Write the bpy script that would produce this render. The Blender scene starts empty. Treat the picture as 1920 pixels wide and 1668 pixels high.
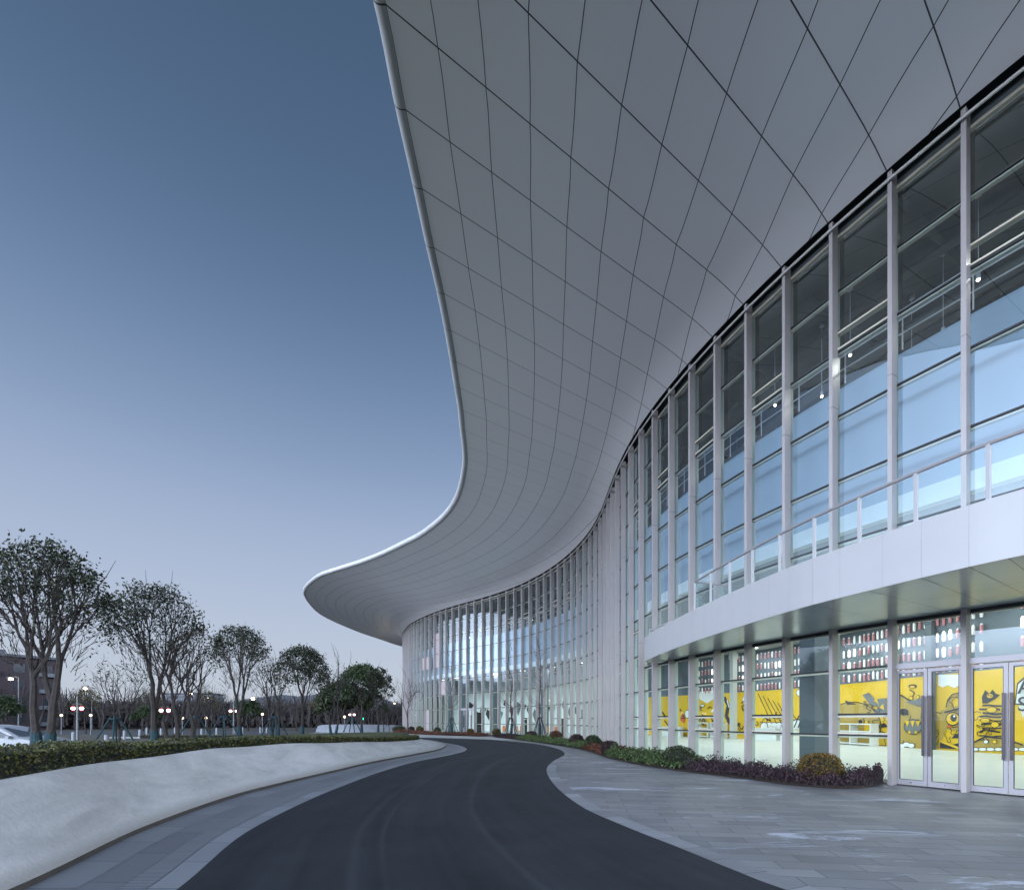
import bpy, math, random
from mathutils import Vector, Matrix, noise
R_=math.radians
random.seed(7)
sc=bpy.context.scene
# ------------------------------------------------------------------ camera
EYE=1.725; FP=900.0; HY=1349.75
cam=bpy.data.objects.new('camera',bpy.data.cameras.new('camera'))
sc.collection.objects.link(cam); sc.camera=cam
cam.location=(0,0,EYE); cam.rotation_euler=(R_(90),0,0)
cam.data.sensor_fit='HORIZONTAL'; cam.data.sensor_width=36; cam.data.lens=36*FP/1920
cam.data.shift_y=(HY-834)/1920; cam.data.clip_start=.1; cam.data.clip_end=6000
# ------------------------------------------------------------------ world and sun
SUN_EL,SUN_AZ=2.0,190.0           # degrees; just above the horizon behind the viewer
ADDED_GLOW=(3.7,4.35,5.5); ADDED_GLOW2=(9.6,10.6,12.6)
wd=bpy.data.worlds.new('World'); sc.world=wd; wd.use_nodes=True
nt=wd.node_tree; nt.nodes.clear()
def N(t,typ,**k):
    n=t.nodes.new(typ)
    for a,b in k.items():
        if a=='inp':
            for q,v in b.items(): n.inputs[q].default_value=v
        else: setattr(n,a,b)
    return n
sky=N(nt,'ShaderNodeTexSky',sky_type='NISHITA',sun_disc=False,sun_elevation=R_(SUN_EL),sun_rotation=R_(SUN_AZ),altitude=50,air_density=1.0,dust_density=.6,ozone_density=3.0)
tc=N(nt,'ShaderNodeTexCoord'); sx=N(nt,'ShaderNodeSeparateXYZ')
nt.links.new(tc.outputs['Generated'],sx.inputs[0])
ramp=N(nt,'ShaderNodeValToRGB'); nt.links.new(sx.outputs['Z'],ramp.inputs[0])
cr=ramp.color_ramp; cr.interpolation='B_SPLINE'
SKY=[(0.0,(.55,.605,.70)),(.08,(.54,.605,.71)),(.20,(.48,.555,.71)),(.34,(.375,.465,.65)),(.47,(.235,.33,.51)),(.60,(.135,.215,.36)),(.72,(.085,.145,.25)),(.85,(.060,.105,.18)),(1,(.05,.085,.15))]
while len(cr.elements)<len(SKY): cr.elements.new(.5)
for e,(p,c) in zip(cr.elements,SKY): e.position=p; e.color=(*c,1)
mx=N(nt,'ShaderNodeMix',data_type='RGBA',blend_type='MIX'); mx.inputs[0].default_value=.12
sk2=N(nt,'ShaderNodeMix',data_type='RGBA',blend_type='MULTIPLY'); sk2.inputs[0].default_value=1
nt.links.new(sky.outputs[0],sk2.inputs[6]); sk2.inputs[7].default_value=(.12,.12,.12,1)
nt.links.new(ramp.outputs[0],mx.inputs[6]); nt.links.new(sk2.outputs[2],mx.inputs[7])
# glow added to the unseen sky behind the viewer, lifting soffit and fins
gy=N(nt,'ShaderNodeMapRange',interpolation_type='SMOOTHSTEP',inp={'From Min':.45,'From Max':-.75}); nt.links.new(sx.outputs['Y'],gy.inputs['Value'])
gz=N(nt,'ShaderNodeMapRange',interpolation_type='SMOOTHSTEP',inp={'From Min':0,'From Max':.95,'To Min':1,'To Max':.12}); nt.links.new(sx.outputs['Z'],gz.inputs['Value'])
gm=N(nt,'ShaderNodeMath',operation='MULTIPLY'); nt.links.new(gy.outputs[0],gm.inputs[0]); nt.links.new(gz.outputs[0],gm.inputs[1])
gc=N(nt,'ShaderNodeMix',data_type='RGBA',blend_type='ADD',clamp_result=False); nt.links.new(gm.outputs[0],gc.inputs[0]); nt.links.new(mx.outputs[2],gc.inputs[6]); gc.inputs[7].default_value=(ADDED_GLOW[0],ADDED_GLOW[1],ADDED_GLOW[2],1)
hy=N(nt,'ShaderNodeMapRange',interpolation_type='SMOOTHSTEP',inp={'From Min':.60,'From Max':-.40}); nt.links.new(sx.outputs['Y'],hy.inputs['Value'])  # second glow band added low at the sides and behind, for the soffit
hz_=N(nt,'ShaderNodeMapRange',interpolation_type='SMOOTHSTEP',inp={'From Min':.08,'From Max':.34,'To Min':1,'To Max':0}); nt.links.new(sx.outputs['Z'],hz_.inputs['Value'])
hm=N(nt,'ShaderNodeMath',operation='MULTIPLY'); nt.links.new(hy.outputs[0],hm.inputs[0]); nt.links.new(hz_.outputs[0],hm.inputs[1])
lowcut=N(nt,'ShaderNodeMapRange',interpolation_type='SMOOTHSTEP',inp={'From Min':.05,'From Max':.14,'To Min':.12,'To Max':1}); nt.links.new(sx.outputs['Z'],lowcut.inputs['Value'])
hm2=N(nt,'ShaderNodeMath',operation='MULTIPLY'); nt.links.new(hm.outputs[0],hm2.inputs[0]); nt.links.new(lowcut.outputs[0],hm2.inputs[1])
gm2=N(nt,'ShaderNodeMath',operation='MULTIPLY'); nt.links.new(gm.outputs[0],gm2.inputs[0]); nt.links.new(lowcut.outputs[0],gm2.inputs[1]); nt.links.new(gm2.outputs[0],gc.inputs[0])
hc=N(nt,'ShaderNodeMix',data_type='RGBA',blend_type='ADD',clamp_result=False); nt.links.new(hm2.outputs[0],hc.inputs[0]); nt.links.new(gc.outputs[2],hc.inputs[6]); hc.inputs[7].default_value=(*ADDED_GLOW2,1)
bg=N(nt,'ShaderNodeBackground'); bg.inputs[1].default_value=1.0
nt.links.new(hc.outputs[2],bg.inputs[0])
wo=N(nt,'ShaderNodeOutputWorld'); nt.links.new(bg.outputs[0],wo.inputs[0])
sun=bpy.data.objects.new('sun',bpy.data.lights.new('sun','SUN')); sc.collection.objects.link(sun)
sun.data.energy=.12; sun.data.angle=R_(20); sun.data.color=(1,.9,.85)
sun.rotation_euler=(R_(90-8),0,R_(180-SUN_AZ))
sc.view_settings.view_transform='Standard'; sc.view_settings.look='None'; sc.view_settings.exposure=.12; sc.view_settings.gamma=1
cy=sc.cycles; cy.max_bounces=10; cy.transparent_max_bounces=24; cy.glossy_bounces=5; cy.diffuse_bounces=4; cy.transmission_bounces=6
cy.caustics_reflective=False; cy.caustics_refractive=False; cy.sample_clamp_indirect=4; cy.use_denoising=True
# ------------------------------------------------------------------ helpers
def G(x,y,z=0.0):
    Y=FP*(EYE-z)/(y-HY); return Vector(((x-960)/FP*Y,Y,z))
def PX(x,y,Y): return Vector(((x-960)/FP*Y,Y,EYE-(y-HY)*Y/FP))
class MB:
    def __init__(s): s.v=[];s.f=[];s.m=[];s.uv=[]
    def face(s,pts,m=0,uv=None):
        b=len(s.v); s.v+= [tuple(p) for p in pts]; s.f.append(tuple(range(b,b+len(pts)))); s.m.append(m)
        s.uv.append(uv if uv else [(0,0)]*len(pts))
    def grid(s,rows,m=0,uv=None,flip=False):      # rows of points, shared verts
        b=len(s.v); n=len(rows[0])
        for r in rows: s.v+=[tuple(p) for p in r]
        for i in range(len(rows)-1):
            for j in range(n-1):
                q=[b+i*n+j,b+i*n+j+1,b+(i+1)*n+j+1,b+(i+1)*n+j]
                u=[uv[i][j],uv[i][j+1],uv[i+1][j+1],uv[i+1][j]] if uv else [(0,0)]*4
                if flip: q=q[::-1]; u=u[::-1]
                s.f.append(tuple(q)); s.m.append(m); s.uv.append(u)
    def hexa(s,b4,t4,m=0):                        # bottom 4 and top 4 points
        i=len(s.v); s.v+=[tuple(p) for p in b4]+[tuple(p) for p in t4]
        for f in ((3,2,1,0),(4,5,6,7),(0,1,5,4),(1,2,6,5),(2,3,7,6),(3,0,4,7)):
            s.f.append(tuple(i+k for k in f)); s.m.append(m); s.uv.append([(0,0)]*4)
    def box(s,c,sz,m=0,rz=0):
        x,y,z=sz[0]/2,sz[1]/2,sz[2]/2; cs,sn=math.cos(rz),math.sin(rz)
        P=[(c[0]+a*cs-b*sn,c[1]+a*sn+b*cs) for a,b in ((-x,-y),(x,-y),(x,y),(-x,y))]
        s.hexa([(p[0],p[1],c[2]-z) for p in P],[(p[0],p[1],c[2]+z) for p in P],m)
    def tube(s,pts,rad,n=6,m=0,cap=True):
        pts=[Vector(p) for p in pts]
        if not hasattr(rad,'__len__'): rad=[rad]*len(pts)
        b=len(s.v); up=Vector((0,0,1))
        for i,p in enumerate(pts):
            d=(pts[min(i+1,len(pts)-1)]-pts[max(i-1,0)]).normalized()
            a=d.cross(up if abs(d.z)<.95 else Vector((1,0,0))).normalized(); c=d.cross(a)
            for k in range(n):
                t=2*math.pi*k/n; s.v.append(tuple(p+(a*math.cos(t)+c*math.sin(t))*rad[i]))
        for i in range(len(pts)-1):
            for k in range(n):
                q=(b+i*n+k,b+i*n+(k+1)%n,b+(i+1)*n+(k+1)%n,b+(i+1)*n+k)
                s.f.append(q); s.m.append(m); s.uv.append([(0,0)]*4)
        if cap:
            s.f.append(tuple(b+k for k in range(n))[::-1]); s.m.append(m); s.uv.append([(0,0)]*n)
            e=b+(len(pts)-1)*n; s.f.append(tuple(e+k for k in range(n))); s.m.append(m); s.uv.append([(0,0)]*n)
    def ball(s,c,r,m=0,nu=10,nv=7,sc_=(1,1,1)):
        rows=[]
        for i in range(nv+1):
            a=math.pi*i/nv; rows.append([(c[0]+r*sc_[0]*math.sin(a)*math.cos(2*math.pi*j/nu),c[1]+r*sc_[1]*math.sin(a)*math.sin(2*math.pi*j/nu),c[2]+r*sc_[2]*math.cos(a)) for j in range(nu+1)])
        s.grid(rows,m)
    def build(s,name,mats,parent=None,smooth=False):
        me=bpy.data.meshes.new(name); me.from_pydata(s.v,[],s.f)
        if not isinstance(mats,(list,tuple)): mats=[mats]
        for m in mats: me.materials.append(m)
        me.polygons.foreach_set('material_index',s.m)
        if smooth: me.polygons.foreach_set('use_smooth',[True]*len(s.f))
        if any(u!=[(0,0)]*len(u) for u in s.uv):
            l=me.uv_layers.new(name='UVMap'); l.data.foreach_set('uv',[c for u in s.uv for p in u for c in p])
        me.update()
        o=bpy.data.objects.new(name,me); sc.collection.objects.link(o)
        if parent: o.parent=parent; o.matrix_parent_inverse=parent.matrix_basis.inverted()
        return o
def tag(o,label=None,cat=None,group=None,kind=None):
    if label: o['label']=label
    if cat: o['category']=cat
    if group: o['group']=group
    if kind: o['kind']=kind
    return o
def empty(name,loc=(0,0,0),rz=0):
    o=bpy.data.objects.new(name,None); o.empty_display_size=.3; sc.collection.objects.link(o); o.location=loc; o.rotation_euler=(0,0,rz)
    return o
def copy_tree(o,parent=None):
    c=o.copy(); sc.collection.objects.link(c)
    if parent: c.parent=parent
    for ch in list(o.children): copy_tree(ch,c)
    return c
def catmull(P,n):
    out=[]
    for i in range(len(P)-1):
        p0=P[max(i-1,0)];p1=P[i];p2=P[i+1];p3=P[min(i+2,len(P)-1)]
        for k in range(n):
            t=k/n; out.append(tuple(.5*((2*b)+(-a+c)*t+(2*a-5*b+4*c-d)*t*t+(-a+3*b-3*c+d)*t**3) for a,b,c,d in zip(p0,p1,p2,p3)))
    out.append(tuple(P[-1])); return out
# ------------------------------------------------------------------ materials
def mat(name,col,rough=.6,metal=0,spec=.5,var=.0,scale=3.0,col2=None,bump=0,bscale=20,emit=None,coord='Object'):
    m=bpy.data.materials.new(name); m.use_nodes=True; t=m.node_tree; b=t.nodes['Principled BSDF']
    b.inputs['Base Color'].default_value=(*col,1); b.inputs['Roughness'].default_value=rough; b.inputs['Metallic'].default_value=metal; b.inputs['Specular IOR Level'].default_value=spec
    if var or col2:
        tcn=N(t,'ShaderNodeTexCoord'); nz=N(t,'ShaderNodeTexNoise',inp={'Scale':scale,'Detail':6,'Roughness':.6}); t.links.new(tcn.outputs[coord],nz.inputs['Vector'])
        r=N(t,'ShaderNodeValToRGB'); c2=col2 or tuple(c*(1-var) for c in col); c1=col if col2 else tuple(min(1,c*(1+var)) for c in col)
        r.color_ramp.elements[0].color=(*c2,1); r.color_ramp.elements[1].color=(*c1,1); r.color_ramp.elements[0].position=.32; r.color_ramp.elements[1].position=.68
        t.links.new(nz.outputs['Fac'],r.inputs[0]); t.links.new(r.outputs[0],b.inputs['Base Color'])
    if bump:
        tcn=N(t,'ShaderNodeTexCoord'); nz=N(t,'ShaderNodeTexNoise',inp={'Scale':bscale,'Detail':5}); t.links.new(tcn.outputs[coord],nz.inputs['Vector'])
        bp=N(t,'ShaderNodeBump',inp={'Strength':bump,'Distance':.05}); t.links.new(nz.outputs['Fac'],bp.inputs['Height']); t.links.new(bp.outputs[0],b.inputs['Normal'])
    if emit: b.inputs['Emission Color'].default_value=(*emit[0],1); b.inputs['Emission Strength'].default_value=emit[1]
    return m
def leafmat(name,cols,rough=.55):
    m=bpy.data.materials.new(name); m.use_nodes=True; t=m.node_tree; b=t.nodes['Principled BSDF']
    g=N(t,'ShaderNodeNewGeometry'); r=N(t,'ShaderNodeValToRGB'); t.links.new(g.outputs['Random Per Island'],r.inputs[0])
    while len(r.color_ramp.elements)<len(cols): r.color_ramp.elements.new(.5)
    for i,(e,c) in enumerate(zip(r.color_ramp.elements,cols)): e.position=i/(len(cols)-1); e.color=(*c,1)
    t.links.new(r.outputs[0],b.inputs['Base Color']); b.inputs['Roughness'].default_value=rough; b.inputs['Specular IOR Level'].default_value=.35
    return m
def glassmat(name,tint,refl,wav=.015):
    m=bpy.data.materials.new(name); m.use_nodes=True; t=m.node_tree; t.nodes.clear()
    tr=N(t,'ShaderNodeBsdfTransparent'); tr.inputs[0].default_value=(*tint,1)
    gl=N(t,'ShaderNodeBsdfGlossy'); gl.inputs['Roughness'].default_value=.012; gl.inputs['Color'].default_value=(.82,.93,1,1)
    ge=N(t,'ShaderNodeNewGeometry'); dt=N(t,'ShaderNodeVectorMath',operation='DOT_PRODUCT'); t.links.new(ge.outputs['Incoming'],dt.inputs[0]); t.links.new(ge.outputs['True Normal'],dt.inputs[1])
    ab=N(t,'ShaderNodeMath',operation='ABSOLUTE'); t.links.new(dt.outputs['Value'],ab.inputs[0]); om=N(t,'ShaderNodeMath',operation='SUBTRACT',inp={0:1.0}); t.links.new(ab.outputs[0],om.inputs[1])
    pw=N(t,'ShaderNodeMath',operation='POWER',inp={1:5.0}); t.links.new(om.outputs[0],pw.inputs[0])
    ma=N(t,'ShaderNodeMath',operation='MULTIPLY_ADD'); ma.use_clamp=True; ma.inputs[1].default_value=1.0-refl; ma.inputs[2].default_value=refl
    t.links.new(pw.outputs[0],ma.inputs[0])
    tcn=N(t,'ShaderNodeTexCoord'); nz=N(t,'ShaderNodeTexNoise',inp={'Scale':.35,'Detail':1}); t.links.new(tcn.outputs['Object'],nz.inputs['Vector'])
    bp=N(t,'ShaderNodeBump',inp={'Strength':wav,'Distance':.3}); t.links.new(nz.outputs['Fac'],bp.inputs['Height']); t.links.new(bp.outputs[0],gl.inputs['Normal'])
    mi=N(t,'ShaderNodeMixShader'); t.links.new(ma.outputs[0],mi.inputs[0]); t.links.new(tr.outputs[0],mi.inputs[1]); t.links.new(gl.outputs[0],mi.inputs[2])
    o=N(t,'ShaderNodeOutputMaterial'); t.links.new(mi.outputs[0],o.inputs[0]); return m
def emis(name,col,s):
    m=bpy.data.materials.new(name); m.use_nodes=True; t=m.node_tree; t.nodes.clear()
    e=N(t,'ShaderNodeEmission'); e.inputs[0].default_value=(*col,1); e.inputs[1].default_value=s
    o=N(t,'ShaderNodeOutputMaterial'); t.links.new(e.outputs[0],o.inputs[0]); return m
M={}
M['fin']=mat('brushed aluminium fin',(.345,.322,.322),.38,.12,.5,var=.04,scale=1.2)
M['bar']=mat('bar with lit tone',(.55,.52,.42),.4,.1)  # interior light on the aluminium bars painted in as a beige tone
M['dark']=mat('dark gasket',(.012,.014,.018),.5)
M['alu']=mat('pale aluminium bar',(.58,.57,.55),.35,.4)
M['glass']=glassmat('coated glass',(.76,.84,.88),.15,.07)
M['glass_lo']=glassmat('clear glass',(.86,.94,.90),.035)
M['glass_rail']=glassmat('railing glass',(.90,.95,.95),.06)
M['band']=mat('pale aluminium cladding',(.40,.40,.41),.38,0,.5,var=.02,scale=2)
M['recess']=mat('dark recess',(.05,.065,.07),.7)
def soffit_mat():
    m=bpy.data.materials.new('soffit panels'); m.use_nodes=True; t=m.node_tree; b=t.nodes['Principled BSDF']
    uv=N(t,'ShaderNodeUVMap'); s=N(t,'ShaderNodeSeparateXYZ'); t.links.new(uv.outputs[0],s.inputs[0])
    def line(out,period,w):
        d=N(t,'ShaderNodeMath',operation='DIVIDE'); d.inputs[1].default_value=period; t.links.new(out,d.inputs[0])
        a=N(t,'ShaderNodeMath',operation='ADD'); a.inputs[1].default_value=.5; t.links.new(d.outputs[0],a.inputs[0])
        f=N(t,'ShaderNodeMath',operation='FRACT'); t.links.new(a.outputs[0],f.inputs[0])
        u=N(t,'ShaderNodeMath',operation='SUBTRACT'); u.inputs[1].default_value=.5; t.links.new(f.outputs[0],u.inputs[0])
        ab=N(t,'ShaderNodeMath',operation='ABSOLUTE'); t.links.new(u.outputs[0],ab.inputs[0])
        lt=N(t,'ShaderNodeMath',operation='LESS_THAN'); lt.inputs[1].default_value=w/period; t.links.new(ab.outputs[0],lt.inputs[0])
        fl=N(t,'ShaderNodeMath',operation='FLOOR'); t.links.new(d.outputs[0],fl.inputs[0])
        return lt,fl
    l1,f1=line(s.outputs['X'],1.0,.0085); l2,f2=line(s.outputs['Y'],1.333,.013)
    mxx=N(t,'ShaderNodeMath',operation='MAXIMUM'); fd=N(t,'ShaderNodeMapRange',inp={'From Min':4,'From Max':14,'To Min':1,'To Max':.4}); t.links.new(s.outputs['X'],fd.inputs['Value'])
    l1f=N(t,'ShaderNodeMath',operation='MULTIPLY'); t.links.new(l1.outputs[0],l1f.inputs[0]); t.links.new(fd.outputs[0],l1f.inputs[1])
    t.links.new(l1f.outputs[0],mxx.inputs[0]); t.links.new(l2.outputs[0],mxx.inputs[1])
    cb=N(t,'ShaderNodeCombineXYZ'); t.links.new(f1.outputs[0],cb.inputs[0]); t.links.new(f2.outputs[0],cb.inputs[1])
    wn=N(t,'ShaderNodeTexWhiteNoise',noise_dimensions='2D'); t.links.new(cb.outputs[0],wn.inputs['Vector'])
    mr=N(t,'ShaderNodeMapRange',inp={'To Min':.985,'To Max':1.01}); t.links.new(wn.outputs['Value'],mr.inputs['Value'])
    c=N(t,'ShaderNodeMix',data_type='RGBA',blend_type='MULTIPLY'); c.inputs[0].default_value=1; c.inputs[6].default_value=(.92,.90,.92,1)
    t.links.new(mr.outputs[0],c.inputs[7])
    mi=N(t,'ShaderNodeMix',data_type='RGBA'); t.links.new(mxx.outputs[0],mi.inputs[0]); t.links.new(c.outputs[2],mi.inputs[6]); mi.inputs[7].default_value=(.02,.022,.026,1)
    t.links.new(mi.outputs[2],b.inputs['Base Color'])
    mr2=N(t,'ShaderNodeMapRange',inp={'To Min':.33,'To Max':.37}); t.links.new(wn.outputs['Value'],mr2.inputs['Value']); t.links.new(mr2.outputs[0],b.inputs['Roughness'])
    b.inputs['Specular IOR Level'].default_value=.8; b.inputs['Metallic'].default_value=.1
    return m
M['soffit']=soffit_mat()
# ------------------------------------------------------------------ plan of the building, metres
W=[(19.48,1.27),(18.38,2.29),(17.31,3.34),(16.25,4.41),(15.21,5.49),(14.22,6.62),(13.28,7.78),(12.38,8.98),(11.54,10.23),(10.75,11.50),(10.02,12.81),(9.34,14.15),(8.73,15.52),(8.18,16.91),(7.69,18.33),(7.26,19.77),(6.90,21.22),(6.60,22.69),(6.37,24.18),(6.22,25.67),(6.15,27.17),(6.14,28.67),(6.17,30.17),(6.21,31.66),(6.24,33.16),(6.21,34.66),(6.12,36.16),(5.96,37.65),(5.73,39.13),(5.43,40.61),(5.08,42.06),(4.66,43.50),(4.19,44.93),(3.66,46.33),(3.07,47.71),(2.42,49.06),(1.72,50.39),(0.95,51.68),(0.13,52.93),(-0.74,54.15),(-1.67,55.33),(-2.65,56.47),(-3.66,57.58),(-4.70,58.66),(-5.74,59.73),(-6.79,60.81),(-7.81,61.91),(-8.81,63.03),(-9.77,64.18),(-10.69,65.36),(-11.57,66.58),(-12.42,67.82),(-13.22,69.08),(-13.99,70.37),(-14.72,71.68),(-15.41,73.01),(-16.05,74.37),(-16.61,75.76),(-17.15,77.16),(-17.66,78.57),(-18.15,79.99),(-18.59,81.43),(-18.90,82.89),(-19.00,84.39),(-18.87,85.88),(-18.51,87.34),(-17.92,88.72),(-17.13,89.99),(-16.16,91.14),(-15.05,92.14),(-13.82,93.00),(-12.52,93.75),(-11.16,94.39),(-9.75,94.90),(-8.31,95.32),(-6.84,95.63),(-5.37,95.89),(-3.88,96.10),(-2.39,96.25),(-0.89,96.36),(0.61,96.41),(2.11,96.41)]
R=[(-6.00,-24.00),(-5.72,-20.80),(-5.44,-17.59),(-5.20,-14.50),(-5.04,-11.55),(-4.92,-8.71),(-4.80,-6.00),(-4.66,-3.61),(-4.50,-1.30),(-4.30,1.40),(-4.05,4.30),(-3.85,7.00),(-3.45,9.50),(-3.13,11.88),(-3.09,13.93),(-3.00,16.00),(-2.93,18.00),(-2.83,19.93),(-2.78,21.82),(-2.77,23.73),(-2.78,25.61),(-2.79,27.48),(-2.88,29.41),(-2.93,31.07),(-3.02,32.54),(-3.18,33.77),(-3.42,35.14),(-3.70,36.47),(-4.00,37.67),(-4.33,38.76),(-4.69,39.74),(-5.08,40.66),(-5.55,41.63),(-6.06,42.58),(-6.60,43.45),(-7.16,44.30),(-7.75,45.15),(-8.37,45.99),(-9.03,46.80),(-9.71,47.55),(-10.40,48.27),(-11.17,49.05),(-12.02,49.92),(-12.94,50.85),(-13.97,51.85),(-15.25,53.00),(-16.66,54.18),(-17.92,55.15),(-19.16,56.03),(-20.58,57.07),(-22.10,58.20),(-23.24,59.08),(-24.50,60.43),(-26.14,62.53),(-27.33,64.25),(-28.32,65.92),(-29.14,67.72),(-29.86,69.89),(-30.47,72.16),(-30.98,74.40),(-31.44,76.65),(-31.81,79.00),(-32.01,81.61),(-31.97,84.54),(-31.78,87.72),(-31.40,91.16),(-31.00,94.41),(-30.45,97.88),(-29.53,102.01),(-28.43,106.67),(-27.30,112.17),(-25.84,116.25),(-24.32,119.14),(-22.00,122.00),(-18.59,125.42),(-14.52,128.93),(-10.00,132.00),(-4.96,134.30),(0.52,136.15),(6.00,138.00),(6.00,138.00),(6.00,138.00)]
N0=9; NW=len(W)
SOF=EYE+14.623; RIMZ=EYE+17.7; GTOP=SOF-.40
def nrm(i):                       # inward normal of the facade at mullion i
    a=Vector(W[max(i-1,0)]);b=Vector(W[min(i+1,NW-1)]); d=(b-a).normalized(); return Vector((d.y,-d.x))
NR=[nrm(i) for i in range(NW)]
def off(i,d): return Vector(W[i])+NR[i]*d
def off3(i,d,z): p=off(i,d); return Vector((p.x,p.y,z))
hall=empty('exhibition_hall',(W[N0+1][0],W[N0+1][1],0))
tag(hall,'curving glass hall with white fins under a huge sweeping pale canopy','building')
# canopy soffit
SUB=4
ROWFIT=[(-9,-.3,1/1.7),(-1,-.2,1/1.66),(0,-.17,1/1.6),(1,-.57,1/1.46),(2,-.57,1/1.39),(3,-.07,1/1.40),(4,0,1/1.333),(99,0,1/1.333)]
def rowfit(u):
    for (u0,a0,b0),(u1,a1,b1) in zip(ROWFIT[:-1],ROWFIT[1:]):
        if u<=u1: f=max(0,(u-u0)/(u1-u0)); return a0+(a1-a0)*f,b0+(b1-b0)*f
    return 0,1/1.333
Wf=catmull(W,SUB); Rf=catmull(R,SUB)
ui=[i/SUB-N0 for i in range(len(Wf))]
rows=[];uvs=[];K=26
for i,(w,r) in enumerate(zip(Wf,Rf)):
    w=Vector(w);r=Vector(r);L=(r-w).length; row=[];uvr=[]; ra,rb=rowfit(ui[i])
    w=w+(r-w).normalized()*.06
    for k in range(K+1):
        q=k/K; d=L*q                        # distance from rim
        p=r+(w-r)*q; z=RIMZ+(SOF-RIMZ)*q
        e=max(0,1-(L-d)/1.6); z-=.16*e*e-.16*0
        row.append((p.x,p.y,z+.16)); uvr.append((ui[i],1.333*(ra+rb*d)))
    # keep the inner edge at the measured height
    row=[(a,b,c-.16*(k/K)) for k,(a,b,c) in enumerate(row)]
    row=[(a,b,c-.16*(1-k/K)) for k,(a,b,c) in enumerate(row)]
    row=[(a,b,c+.16*max(0,1-abs(K-k)/K)*1.0) for k,(a,b,c) in enumerate(row)]
    rows.append(row);uvs.append(uvr)
mb=MB(); mb.grid(rows,0,uvs); soff=mb.build('canopy_soffit',M['soffit'],hall,True)
# rounded rim and roof above
prof=[(0,0),(.10,.005),(.19,.03),(.26,.08),(.315,.15),(.34,.24),(.33,.34),(.28,.44),(.18,.53),(.0,.6),(-.5,.72)]
rows=[];uvs=[]
for i in range(len(Rf)):
    a=Vector(Rf[max(i-1,0)]);b=Vector(Rf[min(i+1,len(Rf)-1)]); t=(b-a)
    if t.length<1e-4: t=Vector((1,.3))
    t.normalize(); o=Vector((-t.y,t.x))
    rows.append([(Rf[i][0]+o.x*u,Rf[i][1]+o.y*u,RIMZ+z) for u,z in prof]); uvs.append([(ui[i],.3+.01*k) for k in range(len(prof))])
def rim_mat():
    m=M['soffit'].copy(); m.name='rim panels'; m.node_tree.nodes['Principled BSDF'].inputs['Metallic'].default_value=0; [setattr(n.inputs[6],'default_value',(.50,.50,.51,1)) for n in m.node_tree.nodes if n.bl_idname=='ShaderNodeMix' and n.blend_type=='MULTIPLY']; return m
mb=MB(); mb.grid(rows,0,uvs); mb.build('canopy_rim',rim_mat(),hall,True)
roof_pts=[]
for i in range(len(Rf)):
    a=rows[i][-1]; w=Vector(Wf[i]); r=Vector(Rf[i]); inn=(w-r).normalized()
    p1=w+inn*4; roof_pts.append([a,(r.x*.5+w.x*.5,r.y*.5+w.y*.5,RIMZ+1.6),(p1.x,p1.y,RIMZ+2.3)])
M['roof']=mat('roof sheet',(.5,.5,.52),.5)
mb=MB(); mb.grid(roof_pts,0,None,True); mb.build('roof',M['roof'],hall,True)
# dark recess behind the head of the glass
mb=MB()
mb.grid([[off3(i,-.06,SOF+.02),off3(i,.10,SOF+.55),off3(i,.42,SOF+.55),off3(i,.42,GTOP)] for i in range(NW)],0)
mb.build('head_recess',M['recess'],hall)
# head pipe that runs across the fins
mb=MB(); mb.tube([off3(i,-.06,SOF-.29) for i in range(NW)],.04,6)
mb.build('head_pipe',M['alu'],hall)
# windows and fins
TR=[1.30,3.20,5.05,6.95,8.80,10.70,12.60,14.40]
DOORBAYS={0,-1,-2,34,35}
def seg(mb,a,b,z0,z1,d0,d1,m=0,ins=0.0):
    """bar between facade points a,b (2D at glass line) with inward depth d0..d1"""
    t=(b-a).normalized(); n=Vector((t.y,-t.x)); a=a+t*ins; b=b-t*ins
    q=[a+n*d0,b+n*d0,b+n*d1,a+n*d1]
    mb.hexa([(p.x,p.y,z0) for p in q],[(p.x,p.y,z1) for p in q],m)
FD=.30
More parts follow.
